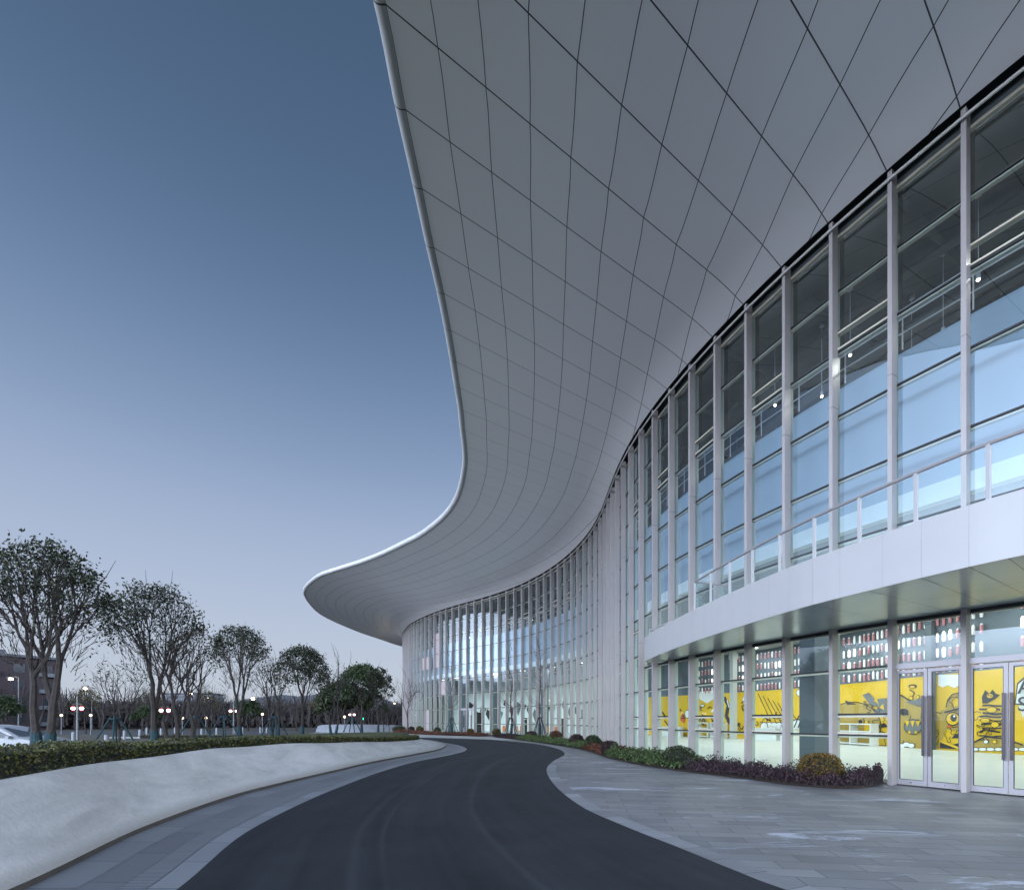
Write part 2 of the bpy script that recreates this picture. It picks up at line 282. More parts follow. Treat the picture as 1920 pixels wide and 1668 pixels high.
# balcony front, near to far
BF=[(17.5,-1.0),(14.6,.9),(12.2,2.6),(10.5,4.35),(9.25,6.15),(8.30,7.75),(7.9,8.5),(7.45,9.65),(6.88,11.44),(6.50,13.6),(6.2,16.0),(6.03,18.5),(5.98,20.4),(6.03,21.85)]
BZ0,BZ1=4.40,5.475
for i in range(NW-1):
    k=i-N0
    if k>58: continue
    a,b=off(i,FD),off(i+1,FD); t=(b-a).normalized(); n=Vector((t.y,-t.x))
    near=k>=-4 and k<50
    # fin, at the near end of each bay; front face outward
    w=Vector(W[i]); tt=Vector((-NR[i].y,NR[i].x)) # along the facade, away
    if k>=-3 and k<=56:
        mb=MB(); q=[w-tt*.10,w,w+NR[i]*.27,w-tt*.10+NR[i]*.27]
        mb.hexa([(p.x,p.y,0.0) for p in q],[(p.x,p.y,SOF-.02) for p in q])
        if near and k<14:        # splice joints
            for z in (5.6,10.9):
                q=[w-tt*.104-NR[i]*.003,w+tt*.004-NR[i]*.003,w+tt*.004+NR[i]*.27,w-tt*.104+NR[i]*.27]
                mb.hexa([(p.x,p.y,z) for p in q],[(p.x,p.y,z+.008) for p in q],1)
        mb.build('mullion',[M['fin'],M['dark']],hall)
    # glass
    zb=3.22 if k in DOORBAYS else .12
    up=MB()
    lo=BZ1-.3 if k<=8 else 3.2
    if k<=8: spans=[(zb,BZ0-.02,1),(BZ1-.05,GTOP,0)]
    else: spans=[(zb,5.05,1),(5.05,GTOP,0)]
    for z0,z1,mi in spans:
        up.face([(a.x,a.y,z0),(b.x,b.y,z0),(b.x,b.y,z1),(a.x,a.y,z1)],mi)
    win=up.build('window',[M['glass'],M['glass_lo']],hall)
    fr=MB()
    opens=(k%2==1) and k<30
    def tran(z,dk=.045,lt=.05):
        seg(fr,a,b,z-dk/2,z+dk/2,-.03,.02,0,.0); seg(fr,a,b,z-dk/2-lt,z-dk/2,.022,.14,1,.0)
    for z in TR:
        if z<zb or (k<=8 and BZ0-.1<z<BZ1+.1): continue
        tran(z)
    if opens:
        for z in (13.2,)+((1.9,) if zb<1 else ())+((6.4,) if k>8 else ()):
            tran(z); 
            seg(fr,a,b,z-.09,z-.045,-.06,.0,1); 
        for z in (12.6,)+((1.3,) if zb<1 else ()):
            seg(fr,a,b,z+.03,z+.08,-.06,.0,1)
    if k not in DOORBAYS: seg(fr,a,b,0,.12,-.03,.08,1)
    seg(fr,a,b,GTOP-.005,GTOP+.07,-.05,.1,1); 
    if k<=8: seg(fr,a,b,BZ0-.08,BZ0+.0,-.02,.05,0); seg(fr,a,b,BZ0-.12,BZ0-.085,.0,.06,1)
    # inner jambs
    for p,s in ((a,1),(b,-1)):
        for z0,z1 in ((zb,BZ0),(BZ1,GTOP)) if k<=8 else ((zb,GTOP),):
            q=[p+n*.0,p+t*s*.05+n*.0,p+t*s*.05+n*.16,p+n*.16]
            if s<0: q=q[::-1]
            fr.hexa([(u.x,u.y,z0) for u in q],[(u.x,u.y,z1) for u in q],2)
    M.setdefault('jamb',mat('pale green grey jamb',(.45,.50,.44),.5))
    fr.build('window_frame',[M['dark'],M['bar'],M['jamb']],win)
# ------------------------------------------------------------------ doors
M['doorframe']=mat('door frame aluminium',(.32,.31,.33),.35,.2)
M['bronze']=mat('dark bronze handle',(.07,.06,.065),.3,.6)
M['steel']=mat('brushed steel',(.5,.5,.52),.25,.9)
for k in sorted(DOORBAYS):
    i=k+N0; a,b=off(i,FD),off(i+1,FD); t=(b-a).normalized(); n=Vector((t.y,-t.x)); L=(b-a).length
    hb=MB(); seg(hb,a,b,3.08,3.22,-.10,.16,0); hb.build('door_head',[M['doorframe']],hall)
    for s in (0,1):
        u0,u1=(.05,L/2-.006) if s==0 else (L/2+.006,L-.06)
        df=MB(); g=MB(); hd=MB()
        def P2(u,d): return a+t*u+n*d
        def bar(m_,ua,ub,z0,z1,d0=0.0,d1=.05,mi=0):
            q=[P2(ua,d0),P2(ub,d0),P2(ub,d1),P2(ua,d1)]; m_.hexa([(p.x,p.y,z0) for p in q],[(p.x,p.y,z1) for p in q],mi)
        bar(df,u0,u0+.075,.03,3.05); bar(df,u1-.075,u1,.03,3.05); bar(df,u0+.075,u1-.075,.03,.16); bar(df,u0+.075,u1-.075,2.97,3.05)
        for (x0,x1,z0,z1) in ((u0+.075,u0+.087,.16,2.97),(u1-.087,u1-.075,.16,2.97),(u0+.087,u1-.087,.16,.172),(u0+.087,u1-.087,2.958,2.97)): bar(df,x0,x1,z0,z1,.01,.04,1)
        um=(u0+u1)/2; df.tube([tuple(P2(um,-.012))+(.09,),tuple(P2(um,0.0))+(.09,)],.02,8,2)
        leaf=df.build('door',[M['doorframe'],M['dark'],M['steel']],hall)
        p,q=P2(u0+.08,.025),P2(u1-.08,.025)
        g.face([(p.x,p.y,.165),(q.x,q.y,.165),(q.x,q.y,2.965),(p.x,p.y,2.965)]); g.build('pane',M['glass_lo'],leaf)
        uh=(u1-.035) if s==0 else (u0+.035)
        w0,w1=(uh-.05,uh) if s==0 else (uh,uh+.05)
        bar(hd,w0,w1,.81,2.36,-.10,-.07)
        for z in (.92,2.25): hd.tube([tuple(P2(uh-.02 if s==0 else uh+.02,-.07))+(z,),tuple(P2(uh-.02 if s==0 else uh+.02,0))+(z,)],.014,6,1)
        hd.build('handle',[M['bronze'],M['steel']],leaf)
# ------------------------------------------------------------------ balcony
BFs=catmull([(x,y,0) for x,y in BF],6); BFs=[Vector((p[0],p[1])) for p in BFs]
def wall_near(p):      # foot of p on the fin line
    best=None
    for i in range(NW-1):
        a=Vector(W[i]);b=Vector(W[i+1]);ab=b-a; t=max(0,min(1,(p-a).dot(ab)/ab.length_squared)); q=a+ab*t
        d=(q-p).length
        if best is None or d<best[0]: best=(d,q)
    return best[1]
foot=[wall_near(p) for p in BFs]
foot=[f+(f-p).normalized()*.28 for f,p in zip(foot,BFs)]
mb=MB()
def bn(i):
    a=BFs[max(i-1,0)];b=BFs[min(i+1,len(BFs)-1)];d=(b-a).normalized(); return Vector((-d.y,d.x))
mb.grid([[(p.x+bn(i).x*.0-bn(i).x*.25,p.y-bn(i).y*.25,BZ1),(p.x,p.y,BZ1),(p.x,p.y,BZ0),(p.x-bn(i).x*.03,p.y-bn(i).y*.03,BZ0)] for i,p in enumerate(BFs)],0,None,True)
e=BFs[-1]; f=foot[-1]
mb.face([(e.x,e.y,BZ0),(f.x,f.y+.35,BZ0),(f.x,f.y+.35,BZ1),(e.x,e.y,BZ1)],0)
arc=0
for i in range(1,len(BFs)):
    arc+=(BFs[i]-BFs[i-1]).length
    if arc>.62:
        arc=0; p=BFs[i]; d=(BFs[i]-BFs[i-1]).normalized(); o=bn(i)*.002
        mb.face([(p.x+o.x,p.y+o.y,BZ0),(p.x+o.x+d.x*.004,p.y+o.y+d.y*.004,BZ0),(p.x+o.x+d.x*.004,p.y+o.y+d.y*.004,BZ1),(p.x+o.x,p.y+o.y,BZ1)],1)
mb.build('balcony_fascia',[M['band'],mat('fascia joint',(.25,.25,.27),.6)],hall)
M['bsoff']=mat('satin balcony soffit',(.46,.50,.53),.21,.15,.6,var=.03,scale=1.5)
mb=MB(); mb.grid([[(p.x-bn(i).x*.03,p.y-bn(i).y*.03,BZ0),(f.x,f.y,BZ0)] for i,(p,f) in enumerate(zip(BFs,foot))],0,None,True)
for i in range(3,len(BFs)-1,4):
    p,f=BFs[i],foot[i]; d=(BFs[i]-BFs[i-1]).normalized()*.012
    mb.face([(p.x,p.y,BZ0-.003),(p.x+d.x,p.y+d.y,BZ0-.003),(f.x+d.x,f.y+d.y,BZ0-.003),(f.x,f.y,BZ0-.003)],1)
mid=[p+(f-p)*.5 for p,f in zip(BFs,foot)]
mb.grid([[(m_.x,m_.y,BZ0-.0045),(m_.x+(f.x-m_.x)*.006,m_.y+(f.y-m_.y)*.006,BZ0-.0045)] for m_,f in zip(mid,foot)],1)
mb.build('balcony_soffit',[M['bsoff'],M['dark']],hall)
mb=MB(); mb.grid([[(p.x-bn(i).x*.25,p.y-bn(i).y*.25,BZ1-.05),(f.x,f.y,BZ1-.05)] for i,(p,f) in enumerate(zip(BFs,foot))],0); mb.build('balcony_deck',M['roof'],hall)
# railing: posts 1.05 m apart, from the end at px 1287
rl=[];acc=0
endi=min(range(len(BFs)),key=lambda i:abs(BFs[i].y-16.6))
path=[BFs[j]-bn(j)*.10 for j in range(endi,-1,-1)]
rail=path
posts=[path[0]]
acc=0
for j in range(1,len(path)):
    s=(path[j]-path[j-1]).length; acc+=s
    while acc>=1.06:
        acc-=1.06; posts.append(path[j]-(path[j]-path[j-1]).normalized()*acc)
RZ=BZ1+.98
mb=MB(); mb.tube([(p.x,p.y,RZ) for p in path],.036,8); q=foot[endi]; mb.tube([(path[0].x,path[0].y,RZ),(q.x,q.y,RZ)],.028,8)
mb.build('handrail',mat('satin handrail',(.33,.32,.33),.4,.3),hall)
for p in posts:
    if p.y<3: continue
    mb=MB(); mb.box((p.x,p.y,(BZ1+RZ)/2),(.055,.055,RZ-BZ1-.02),rz=.3); mb.build('railing_post',M['band'],hall)
for p,q in zip(posts[:-1],posts[1:]):
    if q.y<3: continue
    d=(q-p).normalized()*.05; a,b=p+d,q-d
    mb=MB(); mb.face([(a.x,a.y,BZ1+.05),(b.x,b.y,BZ1+.05),(b.x,b.y,RZ-.07),(a.x,a.y,RZ-.07)]); mb.build('railing_glass',M['glass_rail'],hall)
q=foot[endi]; p=path[0]; mb=MB(); mb.face([(p.x,p.y,BZ1+.05),(q.x,q.y,BZ1+.05),(q.x,q.y,RZ-.07),(p.x,p.y,RZ-.07)]); mb.build('railing_glass',M['glass_rail'],hall)
mb=MB()   # low guard pipes close to the glass
inn=[off3(i,-.12,BZ1+.52) for i in range(N0-4,N0+9)]
mb.tube(inn,.02,6); mb.tube([(p[0],p[1],p[2]-.16) for p in inn],.014,6)
for p in inn: mb.tube([(p[0],p[1],BZ1-.04),(p[0],p[1],p[2])],.016,5)
mb.build('guard_pipe',M['alu'],hall)
# ------------------------------------------------------------------ interior
BW=[(27.5,2),(26.2,14),(25,23.4),(24.6,30),(24.3,35),(22.5,42.5),(17,53),(11.5,61),(4,69),(-2,75.5),(-7.5,81),(-12.5,87)]
BW=[Vector(p) for p in catmull(BW,4)]
GZ=4.36; CZ=8.0
def onwall(x,y=None):          # ray through a picture column meets the back wall
    d=Vector(((x-960)/FP,1))
    for a,b in zip(BW[:-1],BW[1:]):
        ab=b-a; den=d.x*ab.y-d.y*ab.x
        if abs(den)<1e-9: continue
        s=(a.x*ab.y-a.y*ab.x)/den; t=(a.x*d.y-a.y*d.x)/den
        if 0<=t<=1 and s>0:
            p=d*s; n=Vector((-ab.y,ab.x)).normalized()
            if n.dot(p)>0: n=-n
            return p,n
    return None
def wp(x,y,lift=0.0):
    p,n=onwall(x); z=EYE-(y-HY)*p.y/FP; return (p.x+n.x*lift,p.y+n.y*lift,z)
M['yellow']=mat('yellow mural paint',(.74,.47,.018),.6,var=.04,scale=.5)
M['ochre']=mat('ochre mural paint',(.42,.29,.06),.6)
M['ink']=mat('black mural ink',(.035,.03,.03),.6)
M['muralwhite']=mat('white mural paint',(.8,.82,.8),.6)
M['grey']=mat('grey mural paint',(.16,.17,.17),.6)
M['red']=mat('red mural paint',(.6,.12,.05),.6)
mb=MB()
for a,b in zip(BW[:-1],BW[1:]):
    yel=a.y<55 
    mb.face([(a.x,a.y,0),(b.x,b.y,0),(b.x,b.y,GZ),(a.x,a.y,GZ)],0 if yel else 1)
def poly(pts,mi,lift):
    """flat painted shape; outline given as picture points, laid on the wall"""
    mb.face([wp(x,y,lift) for x,y in pts],mi)
def circ(cx,cy,rx,ry,mi,lift,a0=0,a1=360,n=22): poly([(cx+rx*math.cos(R_(a0+(a1-a0)*k/n)),cy-ry*math.sin(R_(a0+(a1-a0)*k/n))) for k in range(n+1 if a1-a0<360 else n)],mi,lift)
def stroke(pts,w,mi,lift):
    for (x0,y0),(x1,y1) in zip(pts[:-1],pts[1:]):
        dx,dy=x1-x0,y1-y0; l=math.hypot(dx,dy) or 1; ox,oy=-dy/l*w/2,dx/l*w/2
        poly([(x0+ox,y0+oy),(x1+ox,y1+oy),(x1-ox,y1-oy),(x0-ox,y0-oy)],mi,lift)
def oval(cx,cy,rx,ry,mi,L=.02,w=1.6): circ(cx,cy,rx+w,ry+w,2,L); circ(cx,cy,rx,ry,mi,L+.012)
# ground-hugging monster bodies, horns, clouds (generic doodles)
Y_,O_,I_,Wh,Gr,Rd=0,3,2,4,5,6
oval(1600,1362,52,46,O_,.02); oval(1612,1366,22,20,Y_,.05); oval(1614,1352,8,7,O_,.08); circ(1616,1352,4,4,I_,.11)
poly([(1585,1312),(1596,1316),(1608,1320),(1600,1325),(1592,1325)],I_,.05)
for k in range(5): stroke([(1594+k*5,1340-k%2*3),(1597+k*5,1330)],1.6,I_,.06)
poly([(1618,1302),(1630,1298),(1642,1310),(1664,1308),(1664,1342),(1640,1336),(1650,1322),(1634,1322)],Gr,.05)
poly([(1640,1312),(1650,1320),(1646,1308)],Y_,.08); poly([(1652,1326),(1660,1330),(1658,1318)],Y_,.08)
# brown beast behind the first door
poly([(1676,1318),(1690,1302),(1722,1322),(1744,1322),(1762,1345),(1762,1402),(1690,1402),(1670,1398),(1664,1350)],O_,.03)
stroke([(1676,1318),(1690,1302),(1722,1322),(1744,1322)],2.5,I_,.06)
poly([(1700,1316),(1744,1304),(1744,1322),(1722,1322)],Gr,.07)
oval(1714,1362,16,13,Gr,.07); 
for x in (1704,1714,1724): poly([(x-4,1351),(x+4,1351),(x,1362)],Y_,.1)
for x in (1708,1720): poly([(x-3,1374),(x+3,1374),(x,1368)],Y_,.1)
circ(1696,1334,9,6,I_,.07); stroke([(1690,1330),(1706,1340)],2.4,I_,.1)
for x,y in ((1693,1398),(1702,1395),(1711,1397)): oval(x,y,6,4,Wh,.08,1)
# bird on a cycle doodle, upper left of the door
circ(1712,1286,8,4,I_,.03); circ(1712,1287,5,2.4,Y_,.05); stroke([(1706,1292),(1716,1298),(1712,1306)],2,I_,.04); oval(1709,1308,3.5,3.5,Y_,.03,1); oval(1722,1306,3,3,Y_,.03,1)
# one-eyed beast, second leaf
poly([(1760,1264),(1800,1264),(1800,1284),(1790,1289),(1778,1284),(1768,1288),(1760,1284)],Wh,.03)
poly([(1776,1326),(1779,1312),(1788,1301),(1800,1298),(1800,1302),(1790,1308),(1785,1318),(1786,1328)],O_,.05); stroke([(1776,1326),(1779,1312),(1788,1301),(1800,1298)],1.6,I_,.08)
poly([(1764,1332),(1780,1326),(1800,1322),(1800,1372),(1776,1366),(1764,1392)],O_,.035)
oval(1789,1347,12,11,Y_,.07,2); circ(1791,1345,6,7,I_,.1); circ(1793,1342,2,2,Wh,.12); circ(1783,1361,5,2,Rd,.1)
stroke([(1774,1335),(1800,1328)],3,I_,.1)
poly([(1764,1390),(1785,1396),(1800,1392),(1800,1404),(1764,1402)],I_,.05); stroke([(1764,1388),(1800,1402)],4,Y_,.08)
# pirate-hatted pile, behind the second door
poly([(1842,1306),(1848,1293),(1856,1300),(1862,1292),(1868,1300),(1876,1302),(1868,1309),(1852,1318),(1843,1318)],I_,.03)
circ(1858,1304,6,4,Y_,.06); circ(1856,1303,1.3,1.3,I_,.08); circ(1861,1304,1.3,1.3,I_,.08)
for k in range(9):
    r=random.Random(k); x0=1836+r.random()*8; y0=1322+k*7
    stroke([(x0,y0),(x0+12,y0-5+r.random()*6),(x0+24,y0+3-r.random()*6),(x0+38+r.random()*5,y0+1)],2.2+r.random()*2,I_,.03+.003*k)
oval(1862,1330,9,5,Y_,.07,1); oval(1850,1350,8,4,Y_,.07,1); oval(1868,1358,7,5,Y_,.07,1)
poly([(1826,1392),(1850,1380),(1884,1384),(1900,1390),(1920,1396),(1960,1400),(1960,1404),(1826,1404)],O_,.03); stroke([(1826,1392),(1850,1380),(1884,1384),(1920,1396)],3,I_,.06)
for x in range(1830,1960,15): oval(x,1404,7,3,Wh,.07,1)
oval(1852,1390,4,3,Wh,.09,1); oval(1868,1390,4,3,Y_,.09,1)
# speech balloon at the right edge of the view
poly([(1903,1320),(1908,1280),(1922,1268),(1990,1262),(1990,1318),(1925,1322)],I_,.03); poly([(1906,1318),(1911,1282),(1924,1271),(1987,1265),(1987,1315),(1925,1319)],Wh,.05)
poly([(1912,1322),(1920,1345),(1926,1322)],Wh,.055)
# bays further along
oval(1503,1298,9,7,Wh,.03,1); oval(1513,1318,7,5,Wh,.03,1); oval(1496,1362,12,13,Wh,.05,2); oval(1512,1370,9,8,Wh,.05,2)
for k in range(3): stroke([(1500+k*7,1340-k*5),(1490+k*8,1364)],2,I_,.08)
stroke([(1504,1306),(1510,1296),(1518,1292)],3,I_,.06)
for k in range(7): stroke([(1422+k*9,1300+k*4),(1446+k*10,1352+k*2)],1.2,I_,.03)
for x in range(1434,1480,9): oval(x,1362,7,8,Wh,.04,1.2)
poly([(1316,1296),(1340,1294),(1340,1308),(1326,1318),(1312,1310),(1310,1296)],Wh,.03); poly([(1340,1326),(1332,1334),(1344,1334)],Wh,.03)
oval(1318,1322,3,2,Wh,.05,1)
poly([(1308,1352),(1318,1338),(1328,1352)],O_,.04); stroke([(1318,1338),(1312,1352)],1,I_,.06)
poly([(1392,1310),(1398,1300),(1412,1298),(1412,1330),(1398,1326)],Wh,.03); stroke([(1390,1318),(1402,1310),(1412,1300)],1.6,I_,.06)
stroke([(1358,1306),(1366,1322),(1362,1342),(1370,1356)],6,I_,.04); stroke([(1364,1312),(1368,1326)],2,Wh,.06)
oval(1289,1338,4,7,Wh,.04,1); poly([(1276,1350),(1280,1336),(1286,1346),(1284,1356)],Rd,.04)
stroke([(1242,1334),(1250,1346)],3,I_,.04); stroke([(1246,1350),(1254,1360)],2,I_,.04)
# line-art scribbles filling the rest of the wall
def doodle(cx,cy,sc_,sd):
    r=random.Random(sd); a=r.uniform(0,6.28); x,y=cx,cy; P=[(x,y)]
    for k in range(r.randint(7,12)):
        a+=r.uniform(-1.3,1.5); x+=math.cos(a)*sc_*r.uniform(.5,1.1)*.7; y+=math.sin(a)*sc_*.6; x+=(cx-x)*.15; y+=(cy-y)*.2; P.append((x,min(1397,max(1300,y))))
    stroke(P,.9+r.random()*.8,I_,.045+.0007*(sd%23))
    if r.random()<.4: P3=[(cx+r.uniform(-1,1)*sc_,cy+r.uniform(-.7,.7)*sc_) for _ in range(4)]; c_=(sum(p[0] for p in P3)/4,sum(p[1] for p in P3)/4); P3.sort(key=lambda p:math.atan2(p[1]-c_[1],p[0]-c_[0])); poly(P3,(I_,O_,Wh,I_)[sd%4],.026+.0007*(sd%19))
rs=random.Random(9); sd=0
for x0,x1,n_ in ((1244,1400,34),(1420,1520,22),(1578,1668,16),(1676,1760,12),(1768,1800,6),(1826,1960,14)):
    for k in range(n_):
        x=rs.uniform(x0,x1); sc_=(4.0+(x-1240)/95)*rs.uniform(.7,1.4); doodle(x,rs.uniform(1322,1392),sc_,sd); sd+=1
# black and white zigzags in the far hall
for k,x in enumerate(range(870,1100,11)):
    r=random.Random(k+50); y=1310+r.random()*20
    poly([(x,y),(x+5+r.random()*5,y+6),(x+3,y+14+r.random()*14),(x-3,y+10)],I_ if k%3 else Gr,.05)
mb.build('mural',[M['yellow'],M['muralwhite'],M['ink'],M['ochre'],M['muralwhite'],M['grey'],M['red']],hall)
fc=bpy.data.curves.new('balloon_lettering','FONT'); fc.body='A\nSU'; fc.size=1.0; fc.extrude=.01; fc.space_line=.85
_t=bpy.data.objects.new('tmp',fc); _me=bpy.data.meshes.new_from_object(_t); bpy.data.objects.remove(_t)
fo=bpy.data.objects.new('balloon_lettering',_me); sc.collection.objects.link(fo); fo.data.materials.clear(); fo.data.materials.append(M['ink'])
pp,nn=onwall(1912); q=wp(1912,1300,.13); fo.location=q; fo.rotation_euler=(R_(90),0,math.atan2(nn.y,nn.x)+R_(90)); fo.parent=hall; fo.matrix_parent_inverse=hall.matrix_basis.inverted()
# wall above the mural, floor and ceilings
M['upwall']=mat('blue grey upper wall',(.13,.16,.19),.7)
M['ceil']=mat('grey ceiling',(.30,.32,.33),.7)
M['floor']=mat('pale hall floor',(.68,.74,.72),.35,0,.4,var=.05,scale=.6)
M['blind']=mat('pale inner wall',(.36,.44,.52),.7)
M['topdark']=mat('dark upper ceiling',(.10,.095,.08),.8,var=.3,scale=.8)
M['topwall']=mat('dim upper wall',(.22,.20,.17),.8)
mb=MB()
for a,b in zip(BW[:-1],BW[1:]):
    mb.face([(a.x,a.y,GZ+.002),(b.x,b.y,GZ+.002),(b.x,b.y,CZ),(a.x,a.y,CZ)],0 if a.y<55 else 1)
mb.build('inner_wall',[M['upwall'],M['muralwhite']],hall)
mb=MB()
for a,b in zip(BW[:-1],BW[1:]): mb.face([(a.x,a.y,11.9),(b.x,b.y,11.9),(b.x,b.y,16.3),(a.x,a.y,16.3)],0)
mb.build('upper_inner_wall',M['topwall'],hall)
rng=list(range(0,NW-22))
def bwf(f):
    x=f*(len(BW)-1); j=min(int(x),len(BW)-2); return BW[j]+(BW[j+1]-BW[j])*(x-j)
def sheet(z,d,m,name,flip=False,th=None):
    mb=MB(); rows=[]
    for i in rng:
        f=(i)/(NW-23); p=off(i,d); q=bwf(min(1,max(0,(i-1)/(NW-24))))
        rows.append([(p.x+(q.x-p.x)*s,p.y+(q.y-p.y)*s,z) for s in (0,.25,.5,.75,1)])
    mb.grid(rows,0,None,flip); return mb.build(name,m,hall)
sheet(.02,FD+.03,M['floor'],'hall_floor')
sheet(CZ,1.0,M['ceil'],'hall_ceiling')
sheet(11.9,1.0,M['ceil'],'upper_floor')
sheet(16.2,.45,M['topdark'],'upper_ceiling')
mb=MB(); mb.grid([[off3(i,1.0,CZ-.5),off3(i,1.0,CZ)] for i in rng],1); mb.grid([[off3(i,1.01,CZ),off3(i,1.01,11.95)] for i in rng],0); mb.grid([[off3(i,1.0,CZ-.5),off3(i,1.3,CZ-.5)] for i in rng],1)
mb.build('parapet_wall',[M['blind'],M['muralwhite']],hall)
mb=MB()
for z in (12.35,12.75,13.0): mb.tube([off3(i,.8,z) for i in range(4,N0+45)],.02,5)
for i in range(4,N0+45): mb.tube([off3(i,.8,11.9),off3(i,.8,13.0)],.018,5)
mb.build('inner_guard_rail',M['alu'],hall)
mb=MB()
for i in range(2,NW-24,2):
    p=off(i,.5); q=bwf(min(1,max(0,(i-1)/(NW-24)))); d=(q-p).normalized(); 
    mb.tube([(p.x,p.y,15.9),(q.x,q.y,15.9)],.12,4)
for dd in (3.2,6.5): mb.tube([off3(i,dd,15.75) for i in range(2,NW-24)],.16,4)
mb.tube([off3(i,5,15.2) for i in range(2,NW-24)],.22,8)
mb.build('ceiling_beams',M['topdark'],hall)
# end walls so the rooms are closed
mb=MB(); a=off(0,.4); b=BW[0]; mb.face([(a.x,a.y,0),(b.x,b.y,0),(b.x,b.y,16.3),(a.x,a.y,16.3)])
a=off(NW-24,.4); b=BW[-1]; mb.face([(a.x,a.y,0),(b.x,b.y,0),(b.x,b.y,16.3),(a.x,a.y,16.3)])
mb.build('end_wall',M['topwall'],hall)
# columns
M['col']=mat('slate grey column',(.10,.12,.14),.5)
M['colw']=mat('light column',(.5,.52,.5),.5)
for x,y,w,m in ((12.75,20.2,.8,'col'),(20.3,44.0,.45,'colw'),(24.4,28.0,.35,'col'),(3.9,57.5,.8,'col'),(-2.2,64.5,.7,'col'),(9.3,48.5,.7,'colw'),(-6.9,68.2,.8,'col'),(-9.5,72,.8,'col')):
    mb=MB(); mb.box((x,y,CZ/2),(w,w,CZ-.02),rz=.2); mb.box((x,y,CZ-.45),(w+.12,w+.12,.5),rz=.2); mb.build('column',M[m],hall)
# capsule lamps
M['pink']=mat('pink capsule',(.50,.22,.24),.35,emit=((.8,.35,.36),.14))
M['whitecap']=mat('white capsule',(.85,.82,.80),.3,emit=((.9,.9,.92),.25))
M['hotcap']=mat('lit white capsule',(.9,.9,.9),.3,emit=((1,.96,.92),2.6))
caps=[];x=1985
rr=random.Random(3)
acc=0; tot=0
for j in range(len(BW)-1):
    a,b=BW[j],BW[j+1]
    if a.y<18 or a.y>50: continue
    L=(b-a).length; n_=max(1,round(L/.40))
    for q in range(n_):
        p=a+(b-a)*(q/n_); tot+=1
        if tot%29 in (13,14,15,16) : continue
        nn=Vector((-(b-a).y,(b-a).x)).normalized()
        if nn.dot(p)>0: nn=-nn
        for r,z in enumerate((4.72,5.62,6.52,7.42)):
            caps.append((p.y,p+nn*.12,z+rr.uniform(-.05,.05),2 if (r==2 and tot%9 in (3,4)) or (r==1 and tot%9==4) else (0 if rr.random()<(.62 if r<2 else .5) else 1),r))
caps.sort(key=lambda c:c[0])
capm=[M['pink'],M['whitecap'],M['hotcap'],M['dark']]
def capsule(mb,p,z,mi):
    r=.07; pr_=[(0,-.27),(.05,-.26),(r,-.21),(r,.19),(.04,.25),(.03,.28),(0,.29)]
    rows=[[(p.x+u*math.cos(2*math.pi*k/8),p.y+u*math.sin(2*math.pi*k/8),z+h) for k in range(9)] for u,h in pr_]
    mb.grid(rows[:4],mi); mb.grid(rows[3:],1 if mi!=2 else 2)
for c in caps[:100]:
    mb=MB(); capsule(mb,c[1],c[2],c[3]); mb.build('capsule_lamp',capm,hall,True)
mb=MB()
for c in caps[100:]: capsule(mb,c[1],c[2],c[3])
tag(mb.build('capsule_lamps_far',capm,hall,True),kind='stuff')
# ceiling lamps: real discs with a real light under each
M['lampface']=emis('lamp face',(1,.98,.90),9)
def area(p,size,power,col=(1,.97,.86)):
    l=bpy.data.lights.new('lamp_light','AREA'); l.shape='DISK'; l.size=size; l.energy=power; l.color=col
    o=bpy.data.objects.new('lamp_light',l); sc.collection.objects.link(o); o.location=p; o.parent=hall; o.matrix_parent_inverse=hall.matrix_basis.inverted(); return o
lamps=[]
for i in range(2,NW-26,3):
    for s in (.25,.6) if i<30 else (.35,):
        p=off(i,1.2); q=bwf(min(1,max(0,(i-1)/(NW-24)))); lamps.append(p+(q-p)*s)
for i in range(3,30,3):
    p=off(i,1.2); q=bwf(min(1,max(0,(i-1)/(NW-24)))); lamps.append(p+(q-p)*.88)
for p in lamps:
    mb=MB(); n_=14
    mb.face([(p.x+.36*math.cos(2*math.pi*k/n_),p.y+.36*math.sin(2*math.pi*k/n_),CZ-.06) for k in range(n_)],0)
    mb.grid([[(p.x+.38*math.cos(2*math.pi*k/n_),p.y+.38*math.sin(2*math.pi*k/n_),z) for z in (CZ-.06,CZ)] for k in range(n_+1)],1)
    mb.build('ceiling_lamp',[M['lampface'],M['alu']],hall)
    area((p.x,p.y,CZ-.08),.7,95,(.90,.96,1))
M['pend']=emis('pendant bulb',(1,.95,.8),18)
pend=[]
for i in range(3,NW-26,1):
    for s in ((.22,.55) if i%2 else (.38,)):
        if i>N0+8 and i%3: continue
        p=off(i,1.2); q=bwf(min(1,max(0,(i-1)/(NW-24)))); pend.append((p+(q-p)*s,i))
for i,s_,t_ in ((N0-1,.10,.3),(N0-1,.2,.7),(N0,.13,.4),(N0+1,.09,.5),(N0+1,.2,.2),(N0+2,.12,.6),(N0+3,.15,.5),(N0+4,.10,.4)):
    p=off(i,.5).lerp(off(i+1,.5),t_); q=bwf(min(1,max(0,(i-1)/(NW-24)))); pend.append((p+(q-p)*s_,i))
for j,(p,i) in enumerate(pend):
    z=13.6+.5*((j*7)%5)/4
    mb=MB(); mb.tube([(p.x,p.y,16.2),(p.x,p.y,z)],.012,4,1); mb.tube([(p.x,p.y,z),(p.x,p.y,z-.16)],.05,8,1); mb.ball((p.x,p.y,z-.17),.042,0,8,5); mb.tube([(p.x,p.y,16.2),(p.x,p.y,16.1)],.08,8,1)
    mb.build('pendant_lamp',[M['pend'],M['alu']],hall)
    if j%3==0: area((p.x,p.y,z-.25),.15,40 if i<30 else 150)
